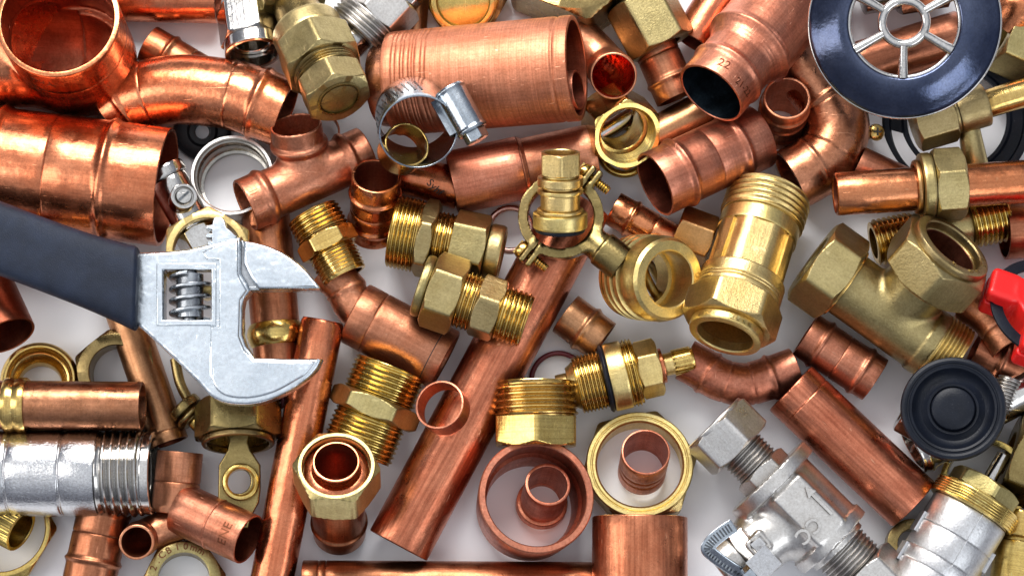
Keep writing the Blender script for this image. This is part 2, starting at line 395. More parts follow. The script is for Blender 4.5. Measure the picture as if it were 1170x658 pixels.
# ---- flat shapes and letters through temporary curves
def curve_vf(cu):
    o = bpy.data.objects.new('tmp', cu); COL.objects.link(o)
    dg = bpy.context.evaluated_depsgraph_get(); dg.update(); e = o.evaluated_get(dg); me = e.to_mesh()
    v = np.array([tuple(q.co) for q in me.vertices]); f = [list(p.vertices) for p in me.polygons]
    e.to_mesh_clear(); bpy.data.objects.remove(o); return v, f
def poly_vf(loops, ext, bev=2.0, res=3):
    cu = bpy.data.curves.new('tmp', 'CURVE'); cu.dimensions = '2D'; cu.fill_mode = 'BOTH'
    cu.extrude = ext - bev; cu.bevel_depth = bev; cu.bevel_resolution = res; cu.offset = -bev
    for lp in loops:
        s = cu.splines.new('POLY'); s.points.add(len(lp) - 1); s.use_cyclic_u = True
        for p, q in zip(s.points, lp): p.co = (q[0], q[1], 0, 1)
    r = curve_vf(cu); bpy.data.curves.remove(cu); return r
def text_vf(txt, size, ext=0.5, bold=0.0):
    cu = bpy.data.curves.new('tmp', 'FONT'); cu.body = txt; cu.size = size; cu.align_x = 'CENTER'; cu.align_y = 'CENTER'; cu.extrude = ext; cu.offset = bold; cu.resolution_u = 3
    r = curve_vf(cu); bpy.data.curves.remove(cu); return r
def rot2(v, deg):
    a = math.radians(deg); c, s = math.cos(a), math.sin(a); w = v.copy()
    w[:, 0] = v[:, 0] * c - v[:, 1] * s; w[:, 1] = v[:, 0] * s + v[:, 1] * c; return w
def wrap(vf, r, zc, thc, rot=0, mirror=False):
    v, f = vf; v = rot2(v, rot)
    if mirror: v[:, 0] *= -1
    th = math.radians(thc) + v[:, 0] / r; rr = r + v[:, 2]
    return np.stack([rr * np.cos(th), rr * np.sin(th), zc + v[:, 1]], 1), f

# ------------------------------------------------------------------ builders of things
def sec_vf(kind, z0, L, r, ri, o):
    if kind == 'cyl': return lathe(tube_prof(z0, z0 + L, r, ri, o.get('beads', ()), o.get('lines', ()), o.get('b', 1.0), o.get('r2'), o.get('extra')), 96)
    if kind == 'nut': return nut_vf(z0, L, r, ri, math.radians(o.get('ph', 0)), o.get('ch', (1, 1)))
    if kind == 'thr': return thread_vf(z0, L, r, ri, o.get('p', 5.0), o.get('h', 2.2), r2=o.get('r2'))
    if kind == 'bulge':
        w = o.get('h', 4); return lathe(tube_prof(z0, z0 + L, r, ri, extra=lambda z: w * math.sin(PI * max(0, min(1, (z - z0) / L)))), 96)
    raise ValueError(kind)
def fit(name, label, cat, A, B, secs, group=None, parent=None, scale=True):
    """a turned fitting: sections (part, kind, length, radius, material, inner radius, options) from A to B"""
    Mx, L = frame(A, B); tot = sum(s[2] for s in secs); k = L / tot if scale else 1.0
    top = parent
    if parent is None:
        if len(secs) == 1:
            s = secs[0]; o = mesh(name, sec_vf(s[1], 0, s[2] * k, s[3], s[5] if len(s) > 5 else 0, s[6] if len(s) > 6 else {}), s[4], None, Mx)
            return tag(o, label, cat, group)
        top = empty(name, Mx, label, cat, group)
    z = 0
    for s in secs:
        l = s[2] * k; ri = s[5] if len(s) > 5 else 0; op = s[6] if len(s) > 6 else {}
        ov = op.get('ov', 0)
        mesh(s[0], sec_vf(s[1], z - ov, l + 2 * ov, s[3], ri, op), s[4], top, Mx); z += l
    return top
G_CP = 'copper couplings in the heap'; G_PI = 'lengths of copper pipe in the heap'; G_NU = 'loose brass nuts and rings in the heap'; G_EL = 'copper elbows in the heap'; G_BF = 'brass threaded fittings in the heap'
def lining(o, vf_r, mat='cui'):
    """darker inner wall with the shade of the bore painted in: faces whose corners all lie within vf_r (pixels) of the axis"""
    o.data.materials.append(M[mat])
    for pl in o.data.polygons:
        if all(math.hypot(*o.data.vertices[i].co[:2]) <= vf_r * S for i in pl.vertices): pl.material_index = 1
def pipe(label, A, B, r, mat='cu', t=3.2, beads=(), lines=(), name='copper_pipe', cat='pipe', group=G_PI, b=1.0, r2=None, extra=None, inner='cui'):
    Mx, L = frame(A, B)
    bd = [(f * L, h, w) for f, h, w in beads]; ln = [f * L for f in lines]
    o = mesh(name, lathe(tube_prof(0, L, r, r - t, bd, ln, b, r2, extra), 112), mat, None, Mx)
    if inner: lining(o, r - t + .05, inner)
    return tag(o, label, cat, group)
def coupling(label, A, B, r, mat='cu', t=3.0, beads=((.25, 2.6, 3.2), (.75, 2.6, 3.2)), lines=(.5,), **k):
    return pipe(label, A, B, r, mat, t, beads, lines, name='copper_coupling', cat='coupling', group=G_CP, **k)
def elbow(label, pts, r, mat='cu', t=3.2, beads=(), lines=(), name='copper_elbow', rf=None, group=G_EL, inner='cui'):
    O = np.array(P(*pts[0])) / S
    path, L = resample(catmull([Pn(p) - O for p in pts]), 1.6)
    bd = [(f * L, h, w) for f, h, w in beads]; ln = [f * L for f in lines]
    def R(s):
        v = r if rf is None else rf(s / L)
        for zc, h, w in bd: v += h * math.exp(-((s - zc) / w) ** 2)
        for zc in ln: v -= 0.8 * math.exp(-((s - zc) / 1.1) ** 2)
        return v
    o = mesh(name, sweep(path, R, r - t, 88), mat, None, Matrix.Translation(Vector(O * S)))
    if inner:
        o.data.materials.append(M[inner]); k0 = (len(path) + 3) * 88
        for pl in o.data.polygons:
            if pl.index >= k0 and pl.index < k0 + (len(path) - 1) * 88: pl.material_index = 1
    return tag(o, label, 'elbow', group)
def ring(name, label, cat, A, B, r, ri, mat, group=None, b=1.2):
    Mx, L = frame(A, B); return tag(mesh(name, lathe(tube_prof(0, L, r, ri, b=b), 96), mat, None, Mx), label, cat, group)
def torus(name, label, cat, c, n, R, r, mat, flat=1.0):
    Mx, _ = frame(c, n); pr = [(r * flat * math.sin(a), R + r * math.cos(a)) for a in np.linspace(0, 2 * PI, 16, endpoint=False)]
    return tag(mesh(name, lathe(pr, 96), mat, None, Mx), label, cat)
def letters(parent, txt, size, Mx, r, zc, thc, rot=90, mat='cud', ext=.35, bold=0.0, name='lettering'):
    return mesh(name, wrap(text_vf(txt, size, ext, bold), r, zc, thc, rot), mat, parent, Mx)
# ================================================================== the setting
def table():
    n = 2; v = [(-4000, -4000, 0), (4000, -4000, 0), (4000, 4000, 0), (-4000, 4000, 0)]
    m, nt, N = node_mat('table_white'); L = nt.links.new
    out = N('ShaderNodeOutputMaterial'); b = N('ShaderNodeBsdfPrincipled'); L(b.outputs[0], out.inputs[0])
    tc = N('ShaderNodeTexCoord'); q = N('ShaderNodeTexNoise'); q.inputs['Scale'].default_value = 1.3; q.inputs['Detail'].default_value = 5
    L(tc.outputs['Object'], q.inputs['Vector'])
    r = ramp(N, [(0.3, (0.885, 0.89, 0.915)), (0.7, (0.91, 0.915, 0.935))]); L(q.outputs['Fac'], r.inputs[0])
    f = N('ShaderNodeTexNoise'); f.inputs['Scale'].default_value = 22; f.inputs['Detail'].default_value = 5; L(tc.outputs['Object'], f.inputs['Vector'])
    d = ramp(N, [(0.70, (0, 0, 0)), (0.78, (0.25, 0.25, 0.25))]); L(f.outputs['Fac'], d.inputs[0])
    L(mixc(nt, N, d.outputs[0], r.outputs[0], (0.5, 0.48, 0.47)), b.inputs['Base Color'])
    b.inputs['Roughness'].default_value = 0.5; b.inputs['Specular IOR Level'].default_value = 0.3
    o = mesh('table_surface', (v, [[0, 1, 2, 3]]), m); tag(o, kind='structure')
table()

# ================================================================== top left
def big_tee():
    O = Pn((75, 60, 0))
    a = Pn((66, 22, 172)) - O; b = Pn((90, 72, 44)) - O; c = Pn((84, 60, 72)) - O; l = Pn((-90, 58, 66)) - O; u = (a - b) / np.linalg.norm(a - b); a0 = a; a = a - u * 52
    def f(G):
        o = smin(s_cyl(G, a, b, 68), s_cyl(G, c, l, 64), 10)
        o = smin(o, s_sph(G, b + np.array((0, 0, 24)), 66), 8)
        i = np.minimum(s_cyl(G, a + u * 30, b + u * 20, 62), s_cyl(G, c, l + (l - c), 57))
        i = np.minimum(i, s_sph(G, b + np.array((0, 0, 28)), 56))
        return smax(o, -i, 1.5)
    vf = nets(f, (-180, -110, -50), (110, 130, 150), 2.0)
    o = mesh('copper_tee', vf, 'cus', None, Matrix.Translation(Vector(O * S)), 50)
    tag(o, 'very large bright copper tee with its wide mouth facing up in the top left corner', 'tee')
    Mx, L = frame((90, 72, 44), (66, 22, 172))
    mesh('mouth', lathe(tube_prof(L - 54, L, 68.3, 62.4, b=1.4), 128), 'cus', o, Mx)
    lining([c for c in o.children if c.name.startswith('mouth')][0], 62.6)
    o.data.materials.append(M['cui'])
    axv = u; 
    for pl in o.data.polygons:
        c3 = np.array(pl.center) / S; n3 = np.array(pl.normal)
        w3 = c3 - b; rr = w3 - axv * w3.dot(axv)
        if n3.dot(-rr) > 0 and np.linalg.norm(rr) < 63.5 or (np.linalg.norm(rr) < 50 and n3.dot(axv) > .3 and w3.dot(axv) < 40): pl.material_index = 1
    letters(o, 'Ynu', 17, Mx, 68.4, L - 24, 165, 180, ext=.3, name='handwriting')
big_tee()
coupling('very large bright copper coupling lying above the wrench handle', (-78, 181, 69), (190, 214, 69), 68, 'cus', 4, beads=((.30, 4, 5), (.765, 4, 5)), lines=(.53,), b=1.6)
pipe('bright copper pipe end running off the top edge right of the large copper tee', (90, -6, 33), (249, -3, 33), 31, 'cus', 3.5)
coupling('small dull copper coupling half under the large copper elbow at the top left', (169, 51, 26), (258, 103, 22), 24, 'cub', beads=((.26, 2.4, 3.2), (.85, 2.4, 3.2)), lines=(.52,))
elbow('large bright copper elbow lying between the big coupling and the brass valve', [(130, 131, 34), (152, 114, 42), (200, 103, 52), (256, 107, 58), (290, 116, 60), (326, 130, 60)], 40, 'cus', 3.4,
      beads=((.10, 2.2, 3.5), (.85, 3.0, 4)), lines=(.70, .24), rf=lambda t: 37.5 + 3 * min(1, t / .16))
torus_l = [(0, .02), (0, 33), (3, 34), (9, 33), (11, 29), (8, 25), (7, 18), (10, 15), (10, 10), (7, 8), (2, 8), (2, .02)]
Mx, _ = frame((231, 151, 3), (232, 149, 40))
tag(mesh('rubber_washer', lathe([(0, 8), (0, 33), (3, 34), (9, 33), (11, 29), (8, 25), (7, 18), (10, 15), (10, 10)], 80), 'rubd', None, Mx), 'round black rubber tap washer with small hole under the large copper elbow', 'washer')
def knurl_ring():
    Mx, L = frame((271, 213, 6), (265, 200, 56))
    pr = [(0, 40), (0, 50), (2, 51.5), (26, 51.5), (29, 49), (31, 48), (L, 47), (L, 44), (L - 3, 43), (L - 6, 43), (L - 7, 41), (L - 10, 43), (L - 13, 40.5), (L - 16, 42.5), (L - 19, 40.5), (9, 41), (8, 38), (1, 38)]
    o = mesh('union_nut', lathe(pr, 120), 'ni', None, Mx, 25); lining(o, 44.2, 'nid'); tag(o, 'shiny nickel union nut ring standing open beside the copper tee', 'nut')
knurl_ring()
fit('nickel_union', 'nickel fitting with hexagon nut at the top edge beside the brass valve', 'pipe fitting', (276, -40, 36), (290, 62, 72),
    [('body', 'cyl', 26, 25, 'chr', 15), ('thread', 'thr', 20, 22, 'chr', 15), ('collar', 'cyl', 7, 25, 'chr', 15), ('hex_nut', 'nut', 40, 38, 'chr', 20, {'ph': 8}), ('collar', 'cyl', 14, 33, 'chr', 27)])
fit('brass_valve', 'large dull brass valve with stacked hexagons and round plugged end near the top', 'valve', (318, -34, 52), (388, 114, 140),
    [('hex_nut', 'nut', 50, 44, 'br', 0, {'ph': 6}), ('neck', 'cyl', 34, 26, 'bro', 0, {'r2': 28}), ('collar', 'cyl', 20, 41, 'br', 0, {'b': 3}), ('hex_body', 'nut', 36, 48, 'br', 0, {'ph': 22}), ('thread', 'thr', 13, 38, 'bro', 0, {'p': 4}),
     ('plug', 'nut', 27, 41, 'br', 0, {'ph': 24}), ('plug_face', 'cyl', 1.2, 26, 'bro', 22)])
fit('nickel_connector', 'nickel tap connector with hexagon nut and coiled thread at the top edge', 'pipe fitting', (386, 66, 58), (468, -22, 66),
    [('tail', 'cyl', 34, 19, 'chr', 12, {'beads': ((8, 3, 3),)}), ('thread', 'thr', 24, 43, 'ni', 12, {'p': 5.5, 'h': 3}), ('hex_nut', 'nut', 38, 40, 'ni', 12, {'ph': 14}), ('end_cap', 'nut', 22, 30, 'chr', 12, {'ph': 30})])
fit('brass_plug', 'round threaded brass plug on its hexagon flange at the top edge', 'plug', (533, -6, 10), (529, 2, 66),
    [('hex_flange', 'nut', 18, 52, 'br', 0, {'ph': 0}), ('thread', 'thr', 30, 40, 'brb', 0, {'p': 5}), ('rim', 'cyl', 4, 37, 'brb', 31), ])
Mx, L = frame((662, -44, 6), (658, -72, 84))
o = tag(mesh('brass_nut', nut_vf(0, L, 100, 60, math.radians(38), n=180), 'bro', None, Mx), 'huge dark brass hexagon nut cut by the top edge above the copper sleeve', 'nut', G_NU)

# ------------------------------------------------------------------ big sleeve and its neighbours
def sleeve():
    A, B = (451, 96, 60), (659, 78, 112)
    Mx, L = frame(A, B)
    gr = [12, 17, 23, 27, 33, 37, 40, 47, 52]
    o = mesh('copper_sleeve', lathe(tube_prof(0, L, 60, 54, ((L - 17, -1.4, 2),), gr, 1.4), 128), 'cum', None, Mx)
    lining(o, 54.1)
    tag(o, 'wide matt copper sleeve with turned grooves and a scratched surface', 'sleeve')
    mesh('spigot', lathe([(-25, .02), (-25, 36), (-22, 44), (-16, 48), (-8, 49), (6, 49), (6, .02)], 96), 'cup', o, Mx)
sleeve()
pipe('short thin copper tube sitting inside the open end of the wide copper sleeve', (612, 110, 66), (661, 103, 84), 23, 'cu', 2.6)
pipe('plain brown copper pipe leaning upright at the top edge left of the round brass plug', (480, -60, 36), (471, 62, 20), 15, 'cuo', 2.5)

def hose_clamp():
    A, B = (473, 129, 104), (478, 151, 150)
    top = empty('hose_clamp', frame(A, B)[0], 'zinc hose clamp ring with slotted band and worm screw on the copper sleeve', 'hose clamp')
    Mx, L = frame(A, B)
    mesh('band', lathe(tube_prof(0, L, 44, 42, b=.5), 120), 'zn', top, Mx)
    sl = []
    for k in range(22):
        a = math.radians(-14 + k * 9.6)
        R = np.array([[math.cos(a), -math.sin(a), 0], [math.sin(a), math.cos(a), 0], [0, 0, 1.0]])
        sk = math.radians(14); K = np.array([[1, 0, 0], [0, math.cos(sk), -math.sin(sk)], [0, math.sin(sk), math.cos(sk)]])
        sl.append(box_vf(R @ np.array((44.1, 0, L * .5)), (0.7, 2.0, L * .46), R @ K))
    mesh('slots', join(*sl), 'znd', top, Mx)
    hA, hB = (513, 101, 154), (541, 151, 152)
    Hx, HL = frame(hA, hB)
    th = np.linspace(0, 2 * PI, 64, endpoint=False)
    def rf(t, z, r): return r * np.where(np.cos(t) > -0.35, 1, .92)
    mesh('screw_housing', lathe(tube_prof(0, HL, 17, 13.5, ((HL - 3, 1.2, 2), (3, 1.2, 2)), (), 1.5), 64, True), 'zn', top, Hx)
    mesh('worm', thread_vf(1, HL - 4, 13.2, 0, 5, 2), 'zn', top, Hx)
    mesh('screw_head', nut_vf(HL - 2, 13, 14, 0, math.radians(10), n=96), 'zn', top, Hx)
    # saddle under the housing
    c = (Pn((516, 138, 138)) - np.array(Hx.translation) / S); v, f = box_vf((0, 0, 0), (9, 16, HL * .62))
    Sx, SL = frame((505, 112, 135), (527, 150, 137)); mesh('saddle', box_vf((0, 4, SL / 2), (11, 20, SL)), 'zn', top, Sx)
hose_clamp()
ring('brass_olive', 'plain brass olive ring leaning inside the zinc hose clamp', 'ring', (456, 176, 92), (465, 165, 122), 26, 23.5, 'brb', G_NU, b=.8)
fit('copper_reducer', 'matt copper reducing coupling below the wide grooved sleeve', 'coupling', (516, 209, 42), (679, 174, 40),
    [('wide_socket', 'cyl', 80, 37, 'cu', 33, {'b': 1.6}), ('shoulder', 'cyl', 5, 37, 'cu', 30, {'r2': 34}), ('narrow_socket', 'cyl', 79, 33.5, 'cu', 29, {'beads': ((8, 2, 3), (42, 2.4, 3)), 'lines': (30,)})], G_CP)
o = pipe('bright orange copper stub with black handwriting below the hose clamp', (436, 192, 26), (525, 216, 26), 24, 'cus', 3, lines=(.25,))
letters(o, 'Syhf', 13, WM[o], 24.4, 68, 25, 60, 'ink', .15, name='handwriting')

def cu_tee():
    O = Pn((345, 205, 50))
    l = Pn((280, 235, 76)) - O; r = Pn((418, 174, 40)) - O; t = Pn((338, 143, 92)) - O; c = Pn((348, 204, 48)) - O
    u1 = (l - r) / np.linalg.norm(l - r); u2 = (t - c) / np.linalg.norm(t - c)
    def f(G):
        o = smin(s_cyl(G, l, r, 29), s_cyl(G, c, t, 27.5), 12)
        # swollen sockets with solder rings
        o = smin(o, s_cyl(G, l, l - u1 * 30, 31), 3); o = smin(o, s_cyl(G, t, t - u2 * 30, 29.5), 3); o = smin(o, s_cyl(G, r, r + u1 * 30, 30), 3)
        for e, u in ((l, u1), (t, u2), (r, -u1)): o = smin(o, s_tor(G, e - u * 24, u, 29, 4.4), 2.5)
        i = smin(s_cyl(G, l + u1 * 9, r - u1 * 9, 24), s_cyl(G, c, t + u2 * 9, 24), 3)
        i = np.minimum(i, s_cyl(G, l + u1 * 9, l - u1 * 26, 28)); i = np.minimum(i, s_cyl(G, t + u2 * 9, t - u2 * 26, 26.8))
        return smax(o, -i, 1.0)
    vf = nets(f, (-105, -75, -50), (112, 105, 85), 1.35)
    o = mesh('copper_tee', vf, 'cu', None, Matrix.Translation(Vector(O * S)), 50)
    tag(o, 'medium copper tee with raised letters on its left mouth and one mouth up', 'tee')
    Mx, L = frame((280, 235, 76), (418, 174, 40))
    letters(o, 'SI ENE', 15, Mx, 31.1, 10, 18, 180, 'cu', .7)
cu_tee()
ring('copper_ring', 'thin copper ring lying half hidden behind the copper tee', 'ring', (366, 152, 10), (366, 150, 22), 23, 20.5, 'cub')
coupling('small copper coupling standing upright right of the copper tee', (426, 266, 14), (430, 201, 88), 28, 'cus', 3, beads=((.70, 2.8, 3.2), (.22, 2.8, 3.2)), lines=(.45,))

# ------------------------------------------------------------------ centre left brass and copper
fit('brass_nipple', 'small bright brass hexagon nipple right of the wrench jaw tip', 'nipple', (357, 243, 58), (394, 316, 56),
    [('thread', 'thr', 29, 31.5, 'brb', 22, {'p': 5.2, 'h': 2.6}), ('hex', 'nut', 20, 36, 'brb', 22, {'ph': 0}), ('thread', 'thr', 33, 28.5, 'brb', 22, {'p': 4.6, 'h': 2.3, 'r2': 27})], G_BF)
def reducer_elbow():
    A, B = (405, 357, 40), (509, 412, 38)
    top = empty('copper_reducer', frame(A, B)[0], 'wide pinkish copper reducer with a narrow bent neck under the brass fittings', 'coupling', G_CP)
    Mx, L = frame(A, B)
    o = mesh('wide_socket', lathe(tube_prof(0, L, 37, 33, (), (26,), 3.0), 112), 'cu', top, Mx)
    mesh('pencil_line', lathe([(L - 16, 36.9), (L - 16, 37.15), (L - 15, 37.15), (L - 15, 36.9)], 96), 'ink', top, Mx)
    O = np.array(Mx.translation) / S
    pth, PL = resample(catmull([Pn(q) - O for q in [(372, 308, 44), (392, 326, 42), (404, 348, 40), (424, 366, 40)]]), 1.6)
    mesh('neck', sweep(pth, lambda s: 23 + 1.6 * math.exp(-((s - 34) / 3) ** 2), 20, 80), 'cu', top, Matrix.Translation(Vector(O * S)))
reducer_elbow()
fit('brass_coupling', 'long dull brass compression coupling with wide thread behind its twin in the centre', 'coupling', (449, 264, 52), (574, 291, 54),
    [('thread', 'thr', 30, 42, 'brb', 33, {'p': 4.6}), ('hex', 'nut', 17, 47, 'br', 30, {'ph': 20}), ('thread', 'thr', 20, 34, 'brb', 28, {'p': 5}), ('hex_nut', 'nut', 38, 42, 'br', 28, {'ph': 4, 'ch': (0, 1)}), ('flange', 'cyl', 18, 33, 'br', 26, {'b': 4})], G_BF)
fit('brass_coupling', 'dull brass compression coupling with big nut resting on the copper reducer', 'coupling', (479, 325, 92), (602, 367, 88),
    [('flange', 'cyl', 12, 36, 'br', 28, {'b': 4}), ('hex_nut', 'nut', 38, 45, 'br', 28, {'ph': 8}), ('thread', 'thr', 19, 33, 'brb', 26, {'p': 5}), ('hex', 'nut', 29, 38, 'br', 22, {'ph': 24}), ('thread', 'thr', 33, 31.5, 'brb', 22, {'p': 5.6, 'h': 2.6})], G_BF)
pipe('long thick copper pipe running diagonally up through the centre of the heap', (455, 623, 38), (664, 232, 38), 36.5, 'cul', 4, b=1.5)
ring('copper_ring', 'narrow bright copper ring lying on the long diagonal copper pipe', 'ring', (510, 470, 80), (502, 462, 104), 28, 25.5, 'cu', None, b=.8)
torus('copper_washer', 'pale copper washer on the table left of the brass pipe clip', 'washer', (583, 262, 4), (583, 261, 20), 25, 3.4, 'pink', .6)

# ------------------------------------------------------------------ brass pipe clip with screws, jumper valve inside
def pipe_clip():
    C = (641, 248, 100); O = Pn(C)
    n = Pn((640, 243, 130)) - O; n /= np.linalg.norm(n)
    a = Pn((677, 276, 100)) - O; a -= n * a.dot(n); a /= np.linalg.norm(a)   # along the screws and the stem
    s = np.cross(n, a)                                                         # along the split, up right
    if s[1] < 0: s = -s
    top = empty('pipe_clip', locm(C), 'old brass pipe clip ring with two screws around a yellow valve', 'pipe clip')
    MT = locm(C)
    def half(sg):
        def f(G):
            W = G; t = W @ n; rad = np.sqrt(np.maximum((W * W).sum(-1) - t * t, 0))
            d = np.maximum(np.abs(rad - 42.5) - 4.8, np.abs(t) - 9); d = d - 0.8
            d = np.maximum(d, 1.2 - sg * (W @ a))
            for e in (1, -1):
                d = smin(d, s_box(G, s * e * 54 + a * sg * 4.6, (s, a, n), (14, 3.4, 11), 2.5), 4)
            if sg > 0:
                d = smin(d, s_cyl(G, a * 40, a * 60, 14, 19), 8); d = smin(d, s_cyl(G, a * 58, a * 88, 20.5), 2)
                d = np.maximum(d, -s_cyl(G, -a * 60, a * 37.8, 60) if False else -(37.6 - rad) * 0 - 1e3)
            d = np.maximum(d, 37.0 - rad)
            return d
        return nets(f, (-100, -100, -45), (100, 100, 45), 1.5)
    mesh('half_ring', half(1), 'bro', top, MT, 45); mesh('half_ring', half(-1), 'bro', top, MT, 45)
    for e in (1, -1):
        b = O + s * e * 56
        p0 = Vector((b - a * 17) * S); p1 = Vector((b + a * 24) * S)
        Fx, FL = frame(p0, p1, True)
        sc = mesh('screw', join(lathe(solid_prof([(0, 6), (1.5, 9), (4, 10.5), (8, 10.5), (9, 9.5)]), 48), box_vf((0, 0, 0.2), (2.4, 17, 3))), 'brb', top, Fx)
        mesh('screw_thread', thread_vf(9, FL - 9, 5.6, 0, 3, 1.3, 40), 'brb', sc, Fx)
pipe_clip()
fit('jumper_valve', 'bright yellow brass tap valve with hexagon top standing inside the pipe clip', 'valve', (640, 268, 112), (640.5, 174, 150),
    [('screw_head', 'cyl', 4, 10, 'bro', 0, {'b': 2}), ('rubber_washer', 'cyl', 6, 28, 'rub', 0, {'b': 2}), ('disc', 'cyl', 20, 30.5, 'brs', 0, {'b': 1.2}), ('shoulder', 'cyl', 5, 26, 'brs'), ('stem', 'cyl', 21, 22, 'brs'), ('collar', 'cyl', 6, 25.5, 'brs', 0, {'b': 1}), ('groove', 'cyl', 4, 21, 'brs'),
     ('collar', 'cyl', 12, 25.5, 'brs', 0, {'b': 1}), ('neck', 'cyl', 3, 21, 'brs'), ('hex', 'nut', 30, 24.5, 'brs', 17, {'ph': 30})])
def sleeve_ring():
    A, B = (723, 316, 54), (765, 319, 116)
    top = empty('threaded_bush', frame(A, B)[0], 'wide brass threaded bush with deep grooves standing open beside the pipe clip', 'bush', G_BF)
    Mx, L = frame(A, B)
    pr = [(0, 38), (0, 46), (1, 47), (5, 47), (6, 42), (9, 42), (10, 48.5), (15, 48.5), (17, 43), (20, 43), (21.5, 49), (26, 49), (28.5, 43), (32, 43), (33.5, 49), (39, 49), (41, 43.5), (46, 43.5), (48, 48.5), (58, 48.5), (62, 47), (L - 4, 46), (L, 43), (L, 41), (L, 33), (L - 1, 31.5), (L - 24, 31.5), (L - 25, 35), (L - 46, 35), (L - 47, 31), (4, 31), (3, 36)]
    mesh('body', lathe(pr, 128), 'brs', top, Mx, 25)
sleeve_ring()
torus('brass_hook', 'old brass ring seen through the open threaded bush', 'ring', (748, 322, 30), (790, 300, 48), 26, 5.5, 'bro')

# ------------------------------------------------------------------ large brass valve right of centre
def check_valve():
    A, B = (879, 224, 50), (828, 385, 108)
    top = empty('check_valve', frame(A, B)[0], 'big golden brass check valve with threaded top and open lower mouth', 'valve')
    Mx, L = frame(A, B); k = L / 172
    mesh('thread', thread_vf(0, 34 * k, 49, 40, 7.2, 2.4, 96), 'brs', top, Mx)
    mesh('neck', lathe(tube_prof(34 * k, 52 * k, 46, 38, b=1), 112), 'brs', top, Mx)
    def rf(th, z, r):
        if r < 0:
            q = ((th + PI / 8) % (PI / 4)) - PI / 8
            return np.minimum(43.5 / np.cos(q), 45.6)
        return np.full(len(th), r)
    mesh('body', lathe([(50 * k, 30), (50 * k, -1), (52 * k, -1), (103 * k, -1), (105 * k, -1), (105 * k, 30)], 128, True, rf), 'brs', top, Mx)
    for a in (-46, 46):
        t = math.radians(a); Rm = np.array([[math.cos(t), -math.sin(t), 0], [math.sin(t), math.cos(t), 0], [0, 0, 1.0]])
        mesh('rib', box_vf(Rm @ np.array((45, 0, 78 * k)), (4, 3.0, 50 * k), Rm), 'brs', top, Mx)
    mesh('collar', lathe(tube_prof(103 * k, 128 * k, 49, 38, ((105 * k, 0, 1),), (118 * k, 121.5 * k), 2), 128), 'brs', top, Mx)
    mesh('hex', nut_vf(127 * k, 34 * k, 56, 37, math.radians(0), n=144), 'brs', top, Mx)
    mesh('mouth_ring', lathe(tube_prof(160 * k, 172 * k, 42, 32, b=3), 112), 'brs', top, Mx)
    for q in (-28, -18, -8, 2):
        mesh('lettering', wrap(text_vf('x', 9, .4), 43, 167 * k, q, 180), 'br', top, Mx)
check_valve()
coupling('small copper coupling plugged into the bronze nut beside the pipe clip', (700, 238, 27), (782, 284, 25), 20.5, 'cus', 2.6, beads=((.26, 2.2, 2.8),), lines=(.55,))
fit('bronze_nut', 'coppery brown bronze hexagon nut between the threaded bush and check valve', 'nut', (773, 262, 40), (813, 277, 40), [('nut', 'nut', 40, 31, 'brz', 18, {'ph': 18})], G_NU)
coupling('copper coupling with two solder beads lying above the golden check valve', (748, 211, 84), (866, 156, 50), 38.5, 'cu', 3.2, beads=((.24, 3.4, 3.8), (.76, 3.4, 3.8)), lines=(.5,), b=1.2)
pipe('plain brown pipe between the brass union nut and the large copper reducer', (738, 163, 25), (834, 112, 25), 24, 'cuo', 3)
def union_nut():
    A, B = (700, 134, 34), (717, 155, 92)
    Mx, L = frame(A, B)
    a = 0.866 * 41
    vf = nut_vf(0, L, 43, 0, math.radians(12), n=132)
    # bored through: outer hexagon with a threaded inside
    def rf(th, z, r):
        if r < 0:
            c = 38.5 + (L - z) / .62; c0 = 38.5 + z / .62
            return np.minimum(np.minimum(hexr(th, 43.5, math.radians(12)), c), c0)
        return np.full(len(th), r)
    zs = [0, 1, 2, 3, L - 4, L - 3, L - 2.2, L - 1.4, L - .7, L]
    inner = [(L, 33.5), (L - 1, 32)]
    z = L - 3
    while z > L - 24: inner += [(z, 32), (z - 1.5, 30), (z - 2.4, 30), (z - 3.8, 32)]; z -= 4.6
    inner += [(z, 26), (z - 1, 25), (1, 25), (0, 26)]
    o = mesh('union_nut', lathe([(q, -1) for q in zs] + inner, 132, True, rf), 'brb', None, Mx, 28)
    tag(o, 'bright brass hexagon union nut with inner thread standing open near the top', 'nut', G_NU)
union_nut()
torus('brass_ring', 'thin brass ring on the table peeping out below the bright union nut', 'ring', (713, 172, 6), (713, 170, 26), 28, 4.5, 'brb', .8)
pipe('short chrome tube lying under the bright brass union nut', (668, 165, 12), (736, 122, 12), 11, 'chr', 2, cat='tube', name='chrome_tube', group=None)
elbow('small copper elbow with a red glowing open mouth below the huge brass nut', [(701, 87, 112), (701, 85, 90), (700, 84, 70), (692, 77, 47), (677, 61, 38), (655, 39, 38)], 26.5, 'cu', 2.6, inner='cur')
fit('brass_nut', 'dull brass hexagon nut screwed on a copper coupling at the top edge', 'nut', (728, -2, 62), (758, 54, 58), [('nut', 'nut', 50, 42, 'br', 22, {'ph': 0})], G_NU)
coupling('copper coupling running down from the dull brass nut at the top', (744, 44, 46), (774, 112, 40), 25.5, 'cu', 3, beads=((.70, 2.4, 3),), lines=(.3,))
pipe('bright copper pipe end slanting in from the top edge behind the large reducer', (862, -66, 38), (792, 50, 34), 27, 'cus', 3)
